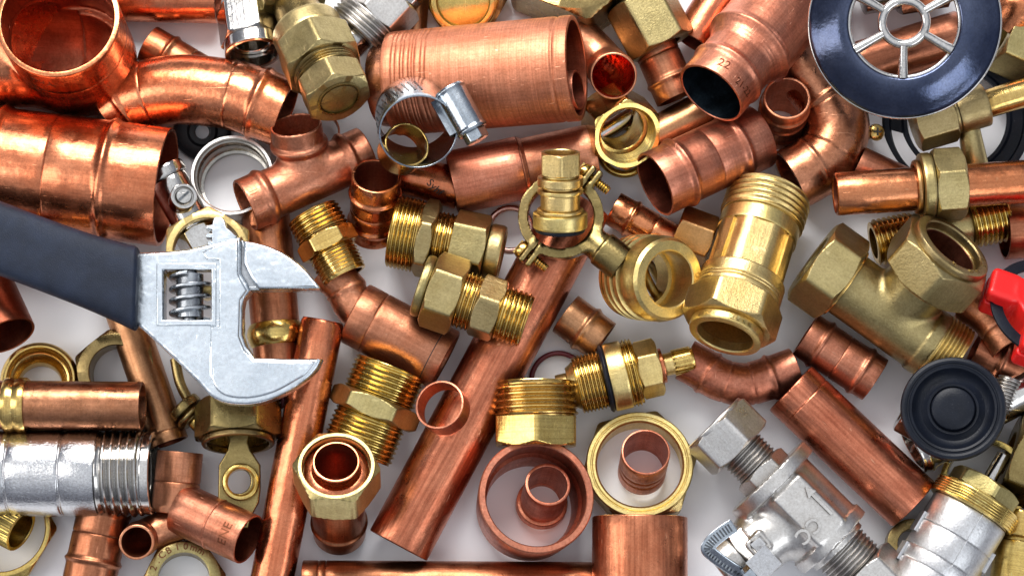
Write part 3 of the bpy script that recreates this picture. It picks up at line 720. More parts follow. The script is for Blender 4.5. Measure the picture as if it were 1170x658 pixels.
def big_reducer():
    A, B = (812, 107, 122), (946, -52, 44)
    Mx, L = frame(A, B)
    def ex(z):
        q = 0 if z < 66 else 9 * min(1, (z - 66) / 12) ; return q
    o = mesh('copper_reducer', lathe(tube_prof(0, L, 42, 38.5, ((34, 3, 4), (66, 2, 4), (80, 2, 4)), (), 1.6, None, ex), 128), 'cu', None, Mx)
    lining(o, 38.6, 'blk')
    tag(o, 'large copper reducing coupling with blue dark mouth and stamped number at the top', 'coupling', G_CP)
    letters(o, '22', 15, Mx, 42.1, 15, -8, 10); letters(o, '21-22', 12, Mx, 42.1, 12, 40, 10)
    mesh('dark_lining', lathe([(6, .02), (6, 38.4), (7, 38.4), (7, .02)], 64), plain('blue_dark_lining', (0.03, 0.06, 0.10), 0.35, 1.5, .5, .6, 30), o, Mx) if False else None
big_reducer()
coupling('small ribbed copper coupling standing upright beside the patinated elbow', (890, 148, 8), (899, 112, 88), 27, 'cu', 3, beads=((.75, 2.6, 3), (.5, 2.2, 3), (.22, 2.6, 3)), lines=(), inner=None)
elbow('large stained copper elbow with dark mouth under the chrome strainer', [(903, 206, 42), (925, 194, 42), (945, 178, 42), (957, 150, 42), (950, 120, 42), (930, 92, 42), (905, 62, 42)], 37, 'cup', 3.4, beads=((.17, 1.4, 3), (.66, 1.8, 3)), lines=(.30, .62))

# ------------------------------------------------------------------ chrome strainer
def strainer():
    A, B = (1033, 26, 172), (1033, 24, 210)
    Mx, L = frame(A, B)
    top = empty('sink_strainer', Mx, 'round chrome sink strainer disc with six spoked openings at the top right', 'strainer')
    pr = [(-19, 103), (-18, 105.5), (-16, 106), (-14.5, 105), (-12.5, 101), (-8, 94), (-3, 85), (1, 76), (4.5, 66), (4.5, 63), (2.5, 61), (0, 60.5), (-2, 61.5), (-2, 66), (-6, 78), (-12, 90), (-18, 100)]
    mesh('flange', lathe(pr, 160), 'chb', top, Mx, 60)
    mesh('outer_rim', lathe([(1.6 * math.sin(a) - 16.2, 105.2 + 1.6 * math.cos(a)) for a in np.linspace(0, 2 * PI, 12, endpoint=False)], 160), 'chr', top, Mx)
    mesh('inner_rim', lathe([(2.6 * math.sin(a), 60.5 + 2.6 * math.cos(a)) for a in np.linspace(0, 2 * PI, 12, endpoint=False)], 120), 'chr', top, Mx)
    mesh('hub_ring', lathe([(4.5 * math.sin(a) + 1, 24 + 5.0 * math.cos(a)) for a in np.linspace(0, 2 * PI, 14, endpoint=False)], 96), 'chr', top, Mx)
    for k in range(6):
        t = math.radians(-3 + 60 * k)
        p = np.array([(r * math.cos(t), r * math.sin(t), 1.0 - 1.2 * ((r - 24) / 40)) for r in np.linspace(26, 61, 9)])
        mesh('spoke', sweep(p, lambda s: 4.6 + 2.0 * (s / 38) ** 2, 0, 24), 'chr', top, Mx)
strainer()
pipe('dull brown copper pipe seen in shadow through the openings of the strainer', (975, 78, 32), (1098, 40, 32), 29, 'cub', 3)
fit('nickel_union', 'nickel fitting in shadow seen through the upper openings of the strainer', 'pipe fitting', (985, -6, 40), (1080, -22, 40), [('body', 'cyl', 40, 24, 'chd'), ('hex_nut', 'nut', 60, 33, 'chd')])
def gas_valve():
    A, B = (1044, 144, 84), (1215, 93, 96)
    top = fit('brass_fitting', 'brass fitting with hexagon nut, long round arm and thin stem under the strainer', 'pipe fitting', A, B,
        [('hex_nut', 'nut', 46, 32, 'br', 0, {'ph': 14}), ('collar', 'cyl', 4, 24, 'br'), ('collar', 'cyl', 36, 25, 'br', 0, {'b': 2}), ('arm', 'cyl', 92, 16.5, 'brb')])
    Sx, SL = frame((1103, 124, 88), (1116, 196, 62)); mesh('stem', lathe(tube_prof(0, SL, 11, 0, r2=15), 64), 'br', top, Sx)
gas_valve()
Mx, L = frame((1093, 138, 3), (1093, 136, 30))
tag(mesh('rubber_gasket', lathe([(0, 57), (0, 84), (3, 86), (16, 86), (19, 83), (19, 78), (14, 76), (12, 64), (15, 61), (15, 57)], 120), 'rub', None, Mx), 'wide flat black rubber gasket on the table under the strainer and brass fitting', 'gasket')
elbow('bright copper bend cut by the right edge beside the chrome strainer', [(1150, 26, 60), (1166, 8, 74), (1196, 4, 78), (1240, 10, 70)], 31, 'cus', 3)
fit('brass_nut', 'brass hexagon nut at the right edge below the copper bend', 'nut', (1143, 40, 52), (1200, 66, 40), [('nut', 'nut', 56, 44, 'br', 24, {'ph': 10})], G_NU)
pipe('small coppery pipe end poking out from under the straight pipe near the right', (980, 186, 44), (1044, 216, 44), 20, 'cu', 3)
Mx, L = frame((1000, 152, 30), (1008, 148, 56))
sc = tag(mesh('brass_screw', join(lathe(solid_prof([(-24, 4), (0, 4), (1, 9), (4, 10), (7, 8.5), (9, 5)]), 40)), 'brb', None, Mx), 'tiny brass cross head screw in the shadow under the strainer', 'screw')
mesh('cross_slot', join(box_vf((0, 0, 8.6), (9, 1.8, 2.0)), box_vf((0, 0, 8.65), (1.8, 9, 2.0))), 'znd', sc, Mx)

# ------------------------------------------------------------------ right side
pipe('straight bright copper pipe running to the right edge through a brass nut', (954, 222, 96), (1240, 203, 100), 24.5, 'cus', 4, b=3)
fit('brass_nut', 'brass compression nut with olive threaded on the straight copper pipe', 'nut', (1044, 214, 97), (1100, 210, 98),
    [('olive', 'cyl', 7, 31, 'brz', 25, {'b': 3}), ('flange', 'cyl', 14, 38, 'br', 25.4, {'b': 3}), ('hex', 'nut', 36, 43, 'br', 25.4, {'ph': 22})], G_NU)
def brass_tee():
    O = Pn((1020, 350, 60))
    l = Pn((928, 296, 66)); r = Pn((1090, 412, 54)); c = Pn((1022, 356, 60)); b = Pn((1090, 280, 128))
    u = (r - l) / np.linalg.norm(r - l); w = (b - c) / np.linalg.norm(b - c)
    top = empty('brass_tee', locm((1020, 350, 60)), 'big dull brass compression tee with two hexagon nuts near the right edge', 'tee')
    MT = locm((1020, 350, 60))
    def f(G):
        o = smin(s_cyl(G, l + u * 40 - O, r - u * 34 - O, 38), s_cyl(G, c - O, b - w * 40 - O, 38), 7)
        o = smin(o, s_cyl(G, r - u * 44 - O, r - u * 30 - O, 40), 2)
        i = np.minimum(s_cyl(G, l - O, r + u * 9 - O, 30), s_cyl(G, c - O, b + w * 9 - O, 30))
        return smax(o, -i, 1)
    mesh('body', nets(f, (-110, -110, -60), (110, 110, 90), 2.0), 'br', top, MT, 45)
    def sec(nm, e0, e1, kind, z0, L, rr, ri, mat="br", **k):
        Fx, _ = frame(Vector(e0 * S), Vector(e1 * S), True); return mesh(nm, sec_vf(kind, z0, L, rr, ri, k), mat, top, Fx)
    sec('hex_nut', l, r, 'nut', 0, 45, 55, 30, ph=6); sec('washer', l, r, 'cyl', 44, 4, 43, 30, 'brb')
    sec('thread', r, l, 'thr', 0, 32, 41, 31, 'brs', p=4.6)
    sec('hex_nut', b, c, 'nut', 9, 44, 60, 34, ph=18); n = sec('nut_face', b, c, 'cyl', 0, 14, 48, 37, b=3); sec('washer', b, c, 'cyl', 52, 5, 45, 34, 'brb')
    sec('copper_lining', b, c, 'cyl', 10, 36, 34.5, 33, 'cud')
    for i, q in enumerate('15 mm x'):
        if q != ' ': mesh('lettering', text_ring(q, 9, 41, 60 + 17 * i, .5), 'br', top, flip(frame(Vector(b * S), Vector(c * S), True)[0]))
def flip(Mx): return Mx @ Matrix.Rotation(PI, 4, 'X')
def text_ring(t, size, R, deg, h):
    v, f = text_vf(t, size, .5); v = v + np.array((0, R, .3)); return rot2(v, -deg + 90), f
brass_tee()
fit('brass_nipple', 'dark brass nipple with two threaded ends under the straight copper pipe', 'nipple', (998, 278, 42), (1150, 246, 42),
    [('thread', 'thr', 45, 27, 'brb', 18, {'p': 6, 'h': 3}), ('body', 'cyl', 60, 24, 'br', 18), ('thread', 'thr', 42, 30, 'brb', 20, {'p': 6, 'h': 3})], G_BF)
pipe('plain copper tube entering from the right edge below the straight pipe', (1147, 264, 40), (1260, 258, 40), 33, 'cub', 3)
def hand_wheel():
    Mx, L = frame((1193, 354, 104), (1211, 327, 152))
    top = empty('hand_wheel', Mx, 'red plastic tap handwheel cut by the right edge', 'tap handle')
    def f(G):
        rad = np.sqrt(G[..., 0] ** 2 + G[..., 1] ** 2); th = np.arctan2(G[..., 1], G[..., 0])
        d = np.maximum(rad - 34, np.abs(G[..., 2]) - 20) - 2
        for k in range(4):
            a = math.radians(68 + 90 * k); e = np.array((math.cos(a), math.sin(a), 0)); p = np.array((-math.sin(a), math.cos(a), 0))
            d = smin(d, s_box(G, e * 52, (e, p, (0, 0, 1)), (17, 19, 23), 6), 8)
        g = np.maximum(np.abs(G[..., 2] - 4) - 2.0, 60 - rad)
        return smax(d, -g, 1)
    mesh('wheel', nets(f, (-78, -78, -28), (78, 78, 28), 1.8), 'red', top, Mx, 50)
    mesh('rubber_ring', lathe(tube_prof(2.3, 5.7, 63, 50, b=.5), 80), 'rub', top, Mx)
    mesh('cap', lathe(solid_prof([(20, 22), (27, 22), (29, 20)]), 64), 'red', top, Mx)
hand_wheel()
elbow('small dark copper elbow with open mouth below the red tap handle', [(1156, 396, 66), (1146, 380, 62), (1130, 360, 52), (1106, 344, 42)], 24, 'cu', 2.6, lines=(.3,))
coupling('dark reddish copper coupling at the right edge under the copper elbow', (1112, 400, 36), (1230, 452, 36), 24, 'cub', 3)
coupling('copper coupling with twin beads touching the stained pipe below the brass tee', (920, 382, 29), (1000, 434, 29), 27.5, 'cu', 3, beads=((.22, 2.8, 3.2), (.80, 2.6, 3.2)), lines=(.5,))
elbow('copper bend with raised bands lying between tap cartridge and plain pipe', [(783, 411, 30), (800, 420, 30), (822, 433, 30), (848, 439, 30), (872, 434, 30), (909, 421, 30)], 24.5, 'cu', 2.8, beads=((.22, 2.4, 3), (.78, 2.6, 3)), lines=(.40, .60))
pipe('plain copper pipe piece with rubbed sides lying diagonally on the right', (903, 443, 37), (1044, 576, 37), 35, 'cul', 3.4, lines=(.12,), b=2.2)

# ------------------------------------------------------------------ nickel pressure valve
def nickel_valve():
    A, B = (815, 482, 60), (1000, 667, 58)
    Mx, L = frame(A, B)
    top = empty('pressure_valve', Mx, 'matt nickel pressure valve with an arrow and letters cast on its body', 'valve')
    def sec(nm, kind, z, l, r, ri=0, mat='ni', **k): return mesh(nm, sec_vf(kind, z, l, r, ri, k), mat, top, Mx)
    sec('hex_nut', 'nut', 2, 42, 45, 20, ph=22); sec('flange', 'cyl', 0, 6, 40, 20, b=2)
    sec('thread', 'thr', 43, 30, 27.5, 18, p=5, h=2.6); sec('hex', 'nut', 71, 16, 34, 18, ph=8)
    O = np.array(Mx.translation) / S
    ax = np.array(Mx.col[2][:3]); up = np.array(Mx.col[0][:3]); sd = np.array(Mx.col[1][:3])
    br = Pn((842, 640, 60)) - O; c = ax * 138
    w = br - c; w /= np.linalg.norm(w)
    def f(G):
        o = s_cyl(G, ax * 86, ax * 100, 56) - 1.0
        o = smin(o, s_cyl(G, ax * 96, ax * 186, 45.5), 3)
        o = smin(o, s_box(G, ax * 142 + up * 22, (ax, sd, up), (37, 22, 27), 5), 7)
        o = smin(o, s_cyl(G, ax * 176, ax * 190, 49), 2)
        o = smin(o, s_cyl(G, c, c + w * 70, 37, 35), 8)
        o = smin(o, s_cyl(G, ax * 186, ax * 198, 36), 3)
            # square boss on the branch
        bc = c + w * 66 + up * 32
        fr = np.maximum(s_box(G, bc, (w, ax, up), (12, 12, 5), 3), -s_box(G, bc, (w, ax, up), (8, 8, 12), 2))
        return smin(o, fr, 1.5)
    lo = np.minimum(0, np.minimum(br, ax * 200)) - 75; hi = np.maximum(0, np.maximum(br, ax * 200)) + 75
    mesh('body', nets(f, lo, hi, 2.0), 'ni', top, Matrix.Translation(Mx.translation), 45)
    sec('thread', 'thr', 197, 30, 33, 18, p=5.4, h=2.8); sec('hex_nut', 'nut', 228, 52, 44, 20, ph=6)
    bx = Matrix.Translation(Mx.translation)
    Wx, _ = frame(Vector((O + c + w * 66) * S), Vector((O + c + w * 120) * S), True)
    mesh('branch_nut', nut_vf(0, 22, 36, 20, math.radians(20)), 'ni', top, Wx); mesh('branch_collar', lathe(tube_prof(22, 46, 33, 20, b=3), 80), 'ni', top, Wx)
    mesh('boss_stud', box_vf(c + w * 66 + up * 33.5, (1, 1, 1)) if False else (np.concatenate([[c + w * 66 + up * h + ax * a + w * b for a, b in ((-6.5, -6.5), (6.5, -6.5), (6.5, 6.5), (-6.5, 6.5))] for h in (24, 36)]), [[4, 5, 6, 7], [0, 1, 5, 4], [1, 2, 6, 5], [2, 3, 7, 6], [3, 0, 4, 7]]), 'sil', top, bx)
    # lettering and arrow on the flat face: plane up=50.2
    Fx = Mx.to_3x3(); X = Vector(ax); Y = Vector(up).cross(X)
    Tx = Matrix((X, Y, Vector(up))).transposed().to_4x4(); Tx.translation = Mx.translation + Vector(ax) * 142 * S + Vector(up) * 51.3 * S
    v, ff = text_vf('CC', 23, 1.2, .35); mesh('lettering', (rot2(v, -90) + np.array((14, -17, 0)), ff), 'ni', top, Tx)
    ar = poly_vf([[(-24, -1.6 + 14), (6, -1.6 + 14), (6, -6 + 14), (17, 0 + 14), (6, 6 + 14), (6, 1.6 + 14), (-24, 1.6 + 14)][::-1]], 1.4, .3, 1)
    v, ff = ar; v = v * np.array((-1, 1, 1)) + np.array((-4, 0, 0)); mesh('arrow', (v, [q[::-1] for q in ff]), 'ni', top, Tx)
nickel_valve()
def small_clip():
    top = empty('hose_clip', locm((838, 636, 100)), 'small zinc hose clip with bent slotted band over the pressure valve branch', 'hose clamp')
    O = Pn((838, 636, 100)); MT = locm((838, 636, 100))
    pth = catmull([Pn(q) - O for q in [(838, 600, 118), (826, 608, 120), (814, 618, 120), (809, 627, 118), (818, 636, 112), (832, 646, 106), (846, 655, 100), (860, 668, 90)]], 8)
    T = np.gradient(pth, axis=0); T /= np.linalg.norm(T, axis=1)[:, None]
    xs = lambda th: (np.sign(np.cos(th)) * np.abs(np.cos(th)) ** .35 * .22, np.sign(np.sin(th)) * np.abs(np.sin(th)) ** .35)
    mesh('band', sweep(pth, lambda s: 8.0, 0, 24, xs), 'zn', top, MT)
    sl = []
    for i in range(3, len(pth) - 2, 2):
        t = T[i]; u = np.array((0, 0, 1.0)) - t * t[2]; u /= np.linalg.norm(u); y = np.cross(t, u)
        sl.append(box_vf(pth[i] + u * 1.5, (1.8, 9, 1.2), np.stack([t, y, u], 1)))
    mesh('slots', join(*sl), 'znd', top, MT)
    Bx, BL = frame((862, 652, 112), (884, 632, 118)); mesh('screw_housing', join(box_vf((0, 0, BL / 2), (20, 27, BL))), 'chi', top, Bx)
    mesh('screw_head', nut_vf(-12, 12, 11, 0, 0), 'zn', top, Bx)
small_clip()

# ------------------------------------------------------------------ bottom right corner
def diaphragm():
    A, B = (1089, 468, 98), (1089, 464, 132); Mx, L = frame(A, B)
    pr = [(0, .02), (0, 52), (2, 56), (6, 57.5), (12, 57.5), (15, 56), (16, 53), (15, 50.5), (13.5, 50), (13.5, 48.5), (15, 47.5), (14, 45), (10, 43), (5, 39), (3.5, 35), (5.5, 31), (8.5, 28), (8, 25.5), (6, 24.5), (7.5, 23.8), (13, 23.2), (14, 22), (14.3, 12), (14.3, .02)]
    tag(mesh('rubber_diaphragm', lathe(pr, 128, False), 'rub', None, Mx, 40), 'large round black rubber diaphragm with raised centre near the right edge', 'diaphragm')
diaphragm()
def chrome_tap():
    top = empty('chrome_fitting', locm((1060, 500, 40)), 'chrome pipe fitting lying beneath the black rubber diaphragm', 'pipe fitting')
    fit('', '', '', (1042, 512, 40), (1250, 404, 46), [('barrel', 'cyl', 60, 31, 'chr', 26, {'beads': ((9, 3, 4), (30, 3, 3))}), ('tube', 'cyl', 175, 24, 'chr', 18)], parent=top)
    fit('', '', '', (1030, 472, 44), (1066, 492, 44), [('side_nut', 'nut', 40, 22, 'chr', 10)], parent=top)
    fit('', '', '', (1140, 470, 58), (1154, 432, 60), [('thread', 'thr', 40, 14, 'ni', 8, {'p': 4})], parent=top)
chrome_tap()
ring('brass_ring', 'flat brass ring half hidden between the diaphragm and the valve pin', 'ring', (1126, 552, 6), (1125, 550, 26), 50, 43, 'brb', G_NU)
def trv():
    A, B = (1122, 562, 62), (1040, 700, 60)
    top = empty('radiator_valve', frame(A, B)[0], 'silver radiator valve with brass collar and steel pin in the bottom right corner', 'valve')
    Mx, L = frame(A, B)
    mesh('collar', lathe(tube_prof(6, 27, 51, 20, (), (11, 14, 17, 20, 23), 3), 128), 'brb', top, Mx)
    mesh('hex', nut_vf(-13, 20, 42, 8, math.radians(20)), 'br', top, Mx)
    mesh('body', lathe(tube_prof(27, L, 45, 30, (), (62, 92, 108), 2), 128), 'sil', top, Mx)
    v = [box_vf((45.2 * math.cos(a), 45.2 * math.sin(a), 62), (1.2, 1.0, 68), [[math.cos(a), -math.sin(a), 0], [math.sin(a), math.cos(a), 0], [0, 0, 1]]) for a in (math.radians(-8), math.radians(12 + 180))]
    mesh('seam', join(*v), 'sil', top, Mx)
    for a in (80, -80):
        t = math.radians(a); R = [[math.cos(t), -math.sin(t), 0], [math.sin(t), math.cos(t), 0], [0, 0, 1]]
        mesh('lug', box_vf((46 * math.cos(t), 46 * math.sin(t), 66), (3.5, 15, 24), R), 'sil', top, Mx); mesh('lug', box_vf((46 * math.cos(t), 46 * math.sin(t), 104), (3.5, 15, 22), R), 'sil', top, Mx)
    mesh('pin', lathe(solid_prof([(-50, 6.5), (-48.5, 8), (-12, 8)]), 48), 'chr', top, Mx)
trv()
fit('brass_elbow', 'brass tube fitting with collar cut by the bottom right corner', 'pipe fitting', (1168, 584, 40), (1150, 720, 40),
    [('collar', 'cyl', 30, 30, 'brb', 0, {'b': 3}), ('washer', 'cyl', 5, 22, 'brb'), ('tube', 'cyl', 100, 26, 'brb')])
fit('brass_nut', 'dark brass hexagon nut at the right edge above the silver radiator valve', 'nut', (1152, 518, 40), (1215, 540, 44), [('nut', 'nut', 60, 54, 'bro', 26, {'ph': 10})], G_NU)
ring('brass_ring', 'small brass washer under the left side of the silver radiator valve', 'ring', (1040, 625, 10), (1044, 622, 30), 30, 18, 'bro', G_NU)

# ================================================================== bottom centre
fit('tap_cartridge', 'brass tap cartridge with splined stem and black sealing ring', 'tap cartridge', (630, 447, 42), (793, 409, 48),
    [('seat', 'cyl', 8, 11, 'rub', 0, {'b': 2}), ('tip', 'cyl', 14, 17, 'brs'), ('neck', 'cyl', 10, 22, 'brs', 0, {'r2': 28}), ('thread', 'thr', 34, 33.5, 'brb', 0, {'p': 4.2}), ('sealing_ring', 'bulge', 6, 36, 'rub', 0, {'h': 3}),
     ('collar', 'cyl', 22, 39, 'brs', 0, {'b': 1.5}), ('thread', 'thr', 14, 39, 'brb', 0, {'p': 4}), ('hex', 'nut', 28, 34, 'brs', 0, {'ph': 10}), ('clip', 'cyl', 5, 20, 'cus'), ('stem', 'cyl', 13, 13, 'brs'), ('spline', 'cyl', 25, 13.5, 'brb', 0, {'b': 2})])
def spline_teeth():
    o = [q for q in bpy.data.objects if q.name.startswith('spline')][0]; Mx = WM[o]; L = 179 * 0 + frame((630, 447, 42), (793, 409, 48))[1]
    sv = []
    for k in range(18):
        a = 2 * PI * k / 18; R = [[math.cos(a), -math.sin(a), 0], [math.sin(a), math.cos(a), 0], [0, 0, 1]]
        sv.append(box_vf((13.5 * math.cos(a), 13.5 * math.sin(a), L - 14), (2.4, 2.2, 21), R))
    mesh('splines', join(*sv), 'brb', o, Mx)
spline_teeth()
coupling('small brown copper coupling with one bead right of the diagonal pipe', (646, 358, 27), (689, 390, 27), 25.5, 'cuo', 2.6, beads=((.55, 2.8, 3.4),), lines=())
torus('rubber_ring', 'thin dark red rubber ring on the table left of the tap cartridge', 'ring', (638, 434, 4), (638, 433, 30), 31, 3, 'oring')
fit('brass_bush', 'bright brass hexagon bush lying with its thread upward in the centre bottom', 'bush', (612, 436, 52), (612, 510, 50),
    [('thread', 'thr', 41, 48.5, 'brb', 36, {'p': 7.4, 'h': 2.6}), ('hex', 'nut', 33, 52, 'brb', 34, {'ph': 30, 'ch': (0, 1)})], G_BF)
def big_ring():
    Mx, L = frame((603, 582, 2), (613, 566, 84))
    o = mesh('copper_socket', lathe([(0, 50), (0, 57), (1.5, 59), (6, 60), (L - 8, 64.5), (L - 5, 64), (L - 4, 64.6), (L - 1.2, 64.4), (L, 63.2), (L, 57.5), (L - 1.2, 56.4), (L - 34, 55.6), (L - 38, 52), (3, 49.5)], 128), 'cu', None, Mx)
    tag(o, 'wide copper socket ring standing on the table with a small coupling inside', 'ring')
big_ring()
fit('copper_adapter', 'small flanged copper coupling standing inside the wide copper socket', 'coupling', (618, 578, 1), (626, 553, 62),
    [('flange', 'cyl', 12, 29.5, 'cu', 22, {'b': 2}), ('tube', 'cyl', 46, 25.5, 'cu', 22)], G_CP)
def ring_nut():
    Mx, L = frame((729, 538, 2), (731, 530, 40))
    top = empty('ring_nut', Mx, 'wide shallow brass ring nut lying flat around a small copper coupling', 'nut', G_NU)
    mesh('hex_skirt', nut_vf(0, L - 8, 69, 50, math.radians(12), n=150), 'br', top, Mx)
    mesh('rim', lathe([(L - 9, 50), (L - 9, 61), (L - 2, 61), (L, 59.5), (L, 56), (L - 1.5, 55.2), (L - 1.5, 54), (L, 53), (L, 50.5), (L - 2, 48.5), (4, 48.5), (4, 50)], 128), 'brs', top, Mx, 25)
ring_nut()
coupling('small pinkish copper coupling standing inside the wide brass ring nut', (733, 540, 1), (738, 516, 62), 27.5, 'cu', 2.4, beads=((.3, -1.2, 3),), lines=(.5,), inner=None)
pipe('wide copper tube with stained wall cut by the bottom edge below the ring nut', (731, 590, 54), (731, 740, 54), 53.5, 'cul', 4, b=2)
pipe('copper pipe with dark band lying level along the bottom edge', (346, 666, 27), (676, 668, 27), 26, 'cub', 3, lines=(.055, .08))
fit('brass_nipple', 'large bright brass hexagon nipple between the copper reducer and leaning pipe', 'nipple', (447, 419, 50), (407, 518, 44),
    [('thread', 'thr', 40, 42.5, 'brb', 30, {'p': 5.8, 'h': 2.8}), ('hex', 'nut', 24, 54, 'br', 30, {'ph': 0}), ('thread', 'thr', 46, 42, 'brb', 30, {'p': 5.8, 'h': 2.8})], G_BF)
pipe('long bright copper pipe leaning from the wrench jaw down to the bottom edge', (369, 366, 56), (300, 716, 30), 24.5, 'cus', 3, b=4)
def flare():
    A, B = (388, 608, 6), (384, 527, 142)
    Mx, L = frame(A, B)
    top = empty('flare_fitting', Mx, 'brass nut on a small copper coupling standing upright at the bottom', 'nut', G_NU)
    z1 = L - 8; hL = 44
    mesh('coupling', lathe(tube_prof(0, L - 40, 30, 26, ((24, 2.6, 3),), (), 1.2), 96), 'cub', top, Mx)
    def rf(th, z, r):
        if r < 0: return np.minimum(hexr(th, 49, math.radians(2)), np.minimum(41.5 + (z1 - z) / .62, 42.5 + (z - (z1 - hL)) / .62))
        return np.full(len(th), r)
    zs = [z1 - hL, z1 - hL + 1, z1 - hL + 2.5, z1 - hL + 4, z1 - 4, z1 - 2.5, z1 - 1, z1]
    n = mesh('hex_nut', lathe([(z, -1) for z in zs] + [(z1, 38), (z1 - 2, 36.5), (z1 - 16, 36.5), (z1 - 17, 30), (z1 - hL, 30)], 132, True, rf), 'br', top, Mx, 28)
    mesh('flare', lathe([(z1 - 14, 25), (z1 - 14, 35.5), (z1 - 11, 35.5), (z1 - 9, 33), (z1 - 8, 27.5), (z1 - 4, 26), (L - 1, 26), (L, 25), (L, 23.6), (L - 1, 23), (z1 - 20, 23), (z1 - 60, 22), (z1 - 60, .02), (z1 - 62, .02), (z1 - 62, 24)], 96), 'cus', top, Mx, 35)
    lining([c for c in top.children if c.name.startswith('flare')][0], 23.05)
flare()

# ================================================================== bottom left
def olive_pipe():
    A, B = (-60, 462, 76), (163, 464, 76)
    Mx, L = frame(A, B)
    o = mesh('copper_pipe', lathe(tube_prof(0, L, 27.5, 24, (), (), 1), 112), 'cup', None, Mx); tag(o, 'copper pipe with a yellow brass olive at the left edge', 'pipe', G_PI)
    z = 65
    mesh('olive', lathe([(z, 27.4), (z, 30), (z + 2, 31), (z + 8, 31.2), (z + 11, 29.6), (z + 13, 29.6), (z + 16, 31.2), (z + 23, 31), (z + 25, 30), (z + 25, 27.4)], 96), 'brb', o, Mx)
olive_pipe()
def chrome_pipe():
    A, B = (-60, 540, 54), (176, 540, 54)
    top = empty('chrome_connector', frame(A, B)[0], 'wide bright nickel connector with rough barrel and threaded end at the left edge', 'pipe fitting')
    Mx, L = frame(A, B)
    mesh('barrel', lathe(tube_prof(0, L - 60, 49, 38, (), (73, 75, 132, 134), 2), 128), 'chi', top, Mx)
    mesh('thread', thread_vf(L - 60, 50, 49.5, 40, 9, 3.2, 96), 'chr', top, Mx)
    mesh('end_ring', lathe(tube_prof(L - 10, L, 46.5, 40, b=1), 112), 'chr', top, Mx)
chrome_pipe()
pipe('brown copper pipe slanting from under the wrench to the nickel connector', (133, 330, 26), (194, 506, 23), 22, 'cuo', 2.6, lines=(.93,))
pipe('dark red copper pipe end at the left edge below the wrench handle', (-44, 270, 36), (8, 384, 78), 33, 'cui', 2.6)
Mx, L = frame((47, 442, 4), (45, 433, 52))
tag(mesh('ring_nut', lathe([(0, 24), (0, 42), (2, 44), (L - 7, 44), (L - 3, 42.5), (L, 39), (L, 37), (L - 2, 35.5), (L - 5, 35), (L - 8, 33), (L - 9, 31), (L - 22, 30), (L - 26, 25), (L - 28, 24)], 112), 'brb', None, Mx), 'yellow brass ring nut standing behind the pipe with olive', 'nut', G_NU)
Mx, L = frame((137, 428, 6), (132, 424, 44))
tag(mesh('brass_nut', nut_vf(0, L, 50, 30, math.radians(40)), 'bro', None, Mx), 'old brass nut mostly hidden under the slanting brown pipe', 'nut', G_NU)
def eye_bracket():
    C = (275, 520, 30); O = Pn(C); MT = locm(C)
    top = empty('wall_bracket', MT, 'old brass bracket plate with a round eye below the wrench head', 'bracket')
    def q(px, py): p = Pn((px, py, 26)) - O; return (p[0], p[1])
    out = [(258, 488), (265, 506), (263, 516), (253, 533), (252, 575), (258, 582), (262, 590), (266, 604), (286, 604), (290, 590), (298, 575), (300, 560), (300, 533), (289, 516), (286, 506), (292, 488)]
    v, f = poly_vf([[q(*p) for p in out][::-1], [(q(275, 551)[0] + 14 * math.cos(a), q(275, 551)[1] + 14 * math.sin(a)) for a in np.linspace(0, 2 * PI, 40, endpoint=False)]], 5, 2)
    mesh('plate', (v + np.array((0, 0, 16)), f), 'bro', top, MT)
    Ex, EL = frame((275, 552, 30), (275, 550, 62)); mesh('eye', lathe(tube_prof(0, EL, 21, 14.5, (), (), 4), 80), 'brb', top, Ex)
eye_bracket()
fit('brass_nut', 'old brown brass hexagon nut just below the wrench head', 'nut', (272, 460, 52), (272, 508, 62), [('hex', 'nut', 48, 50, 'bro', 34, {'ph': 0}), ('flange', 'cyl', 8, 41, 'bro', 35, {'b': 2})], G_NU)
fit('clip_screw', 'old brass screw with washers between the brown pipe and nut', 'screw', (208, 462, 34), (240, 496, 36), [('head', 'cyl', 9, 20, 'bro', 0, {'b': 3}), ('washer', 'bulge', 9, 15, 'bro', 0, {'h': 6}), ('shank', 'cyl', 10, 11, 'brb'), ('washer', 'bulge', 9, 12, 'bro', 0, {'h': 5})])
elbow('curved strip of old brass under the lower edge of the wrench', [(200, 410, 30), (206, 438, 30), (218, 462, 30), (226, 480, 26)], 6, 'bro', 2, name='brass_strip', group=None)['category'] = 'strip'
pipe('short copper tube standing behind the angled coupling right of the nickel connector', (206, 516, 30), (199, 586, 26), 26, 'cu', 2.8, lines=(.5,))
o = coupling('copper coupling with stamped letters and red mouth facing lower right', (208, 581, 32), (284, 616, 60), 29, 'cu', 2.6, beads=(), lines=())
Mx, L = frame((208, 581, 32), (284, 616, 60))
mesh('solder_ring', lathe([(L * .50, 28.8), (L * .50 + 1, 30), (L * .50 + 3, 30), (L * .50 + 4, 28.8)], 96), 'cu', o, Mx)
letters(o, 'ENE', 15, Mx, 29.1, L * .82, 10, 180, 'cud', .3)
coupling('copper coupling with two bands cut by the bottom edge under the connector', (121, 574, 31), (96, 690, 31), 30, 'cub', 2.8, beads=((.10, 2, 3), (.58, 2.6, 3)), lines=(.32,))
elbow('tiny copper elbow with its open mouth facing up near the bottom left', [(156, 619, 66), (158, 617, 50), (166, 612, 32), (184, 604, 24), (206, 597, 23)], 19.5, 'cu', 3.2, beads=((.3, 1.6, 3),))
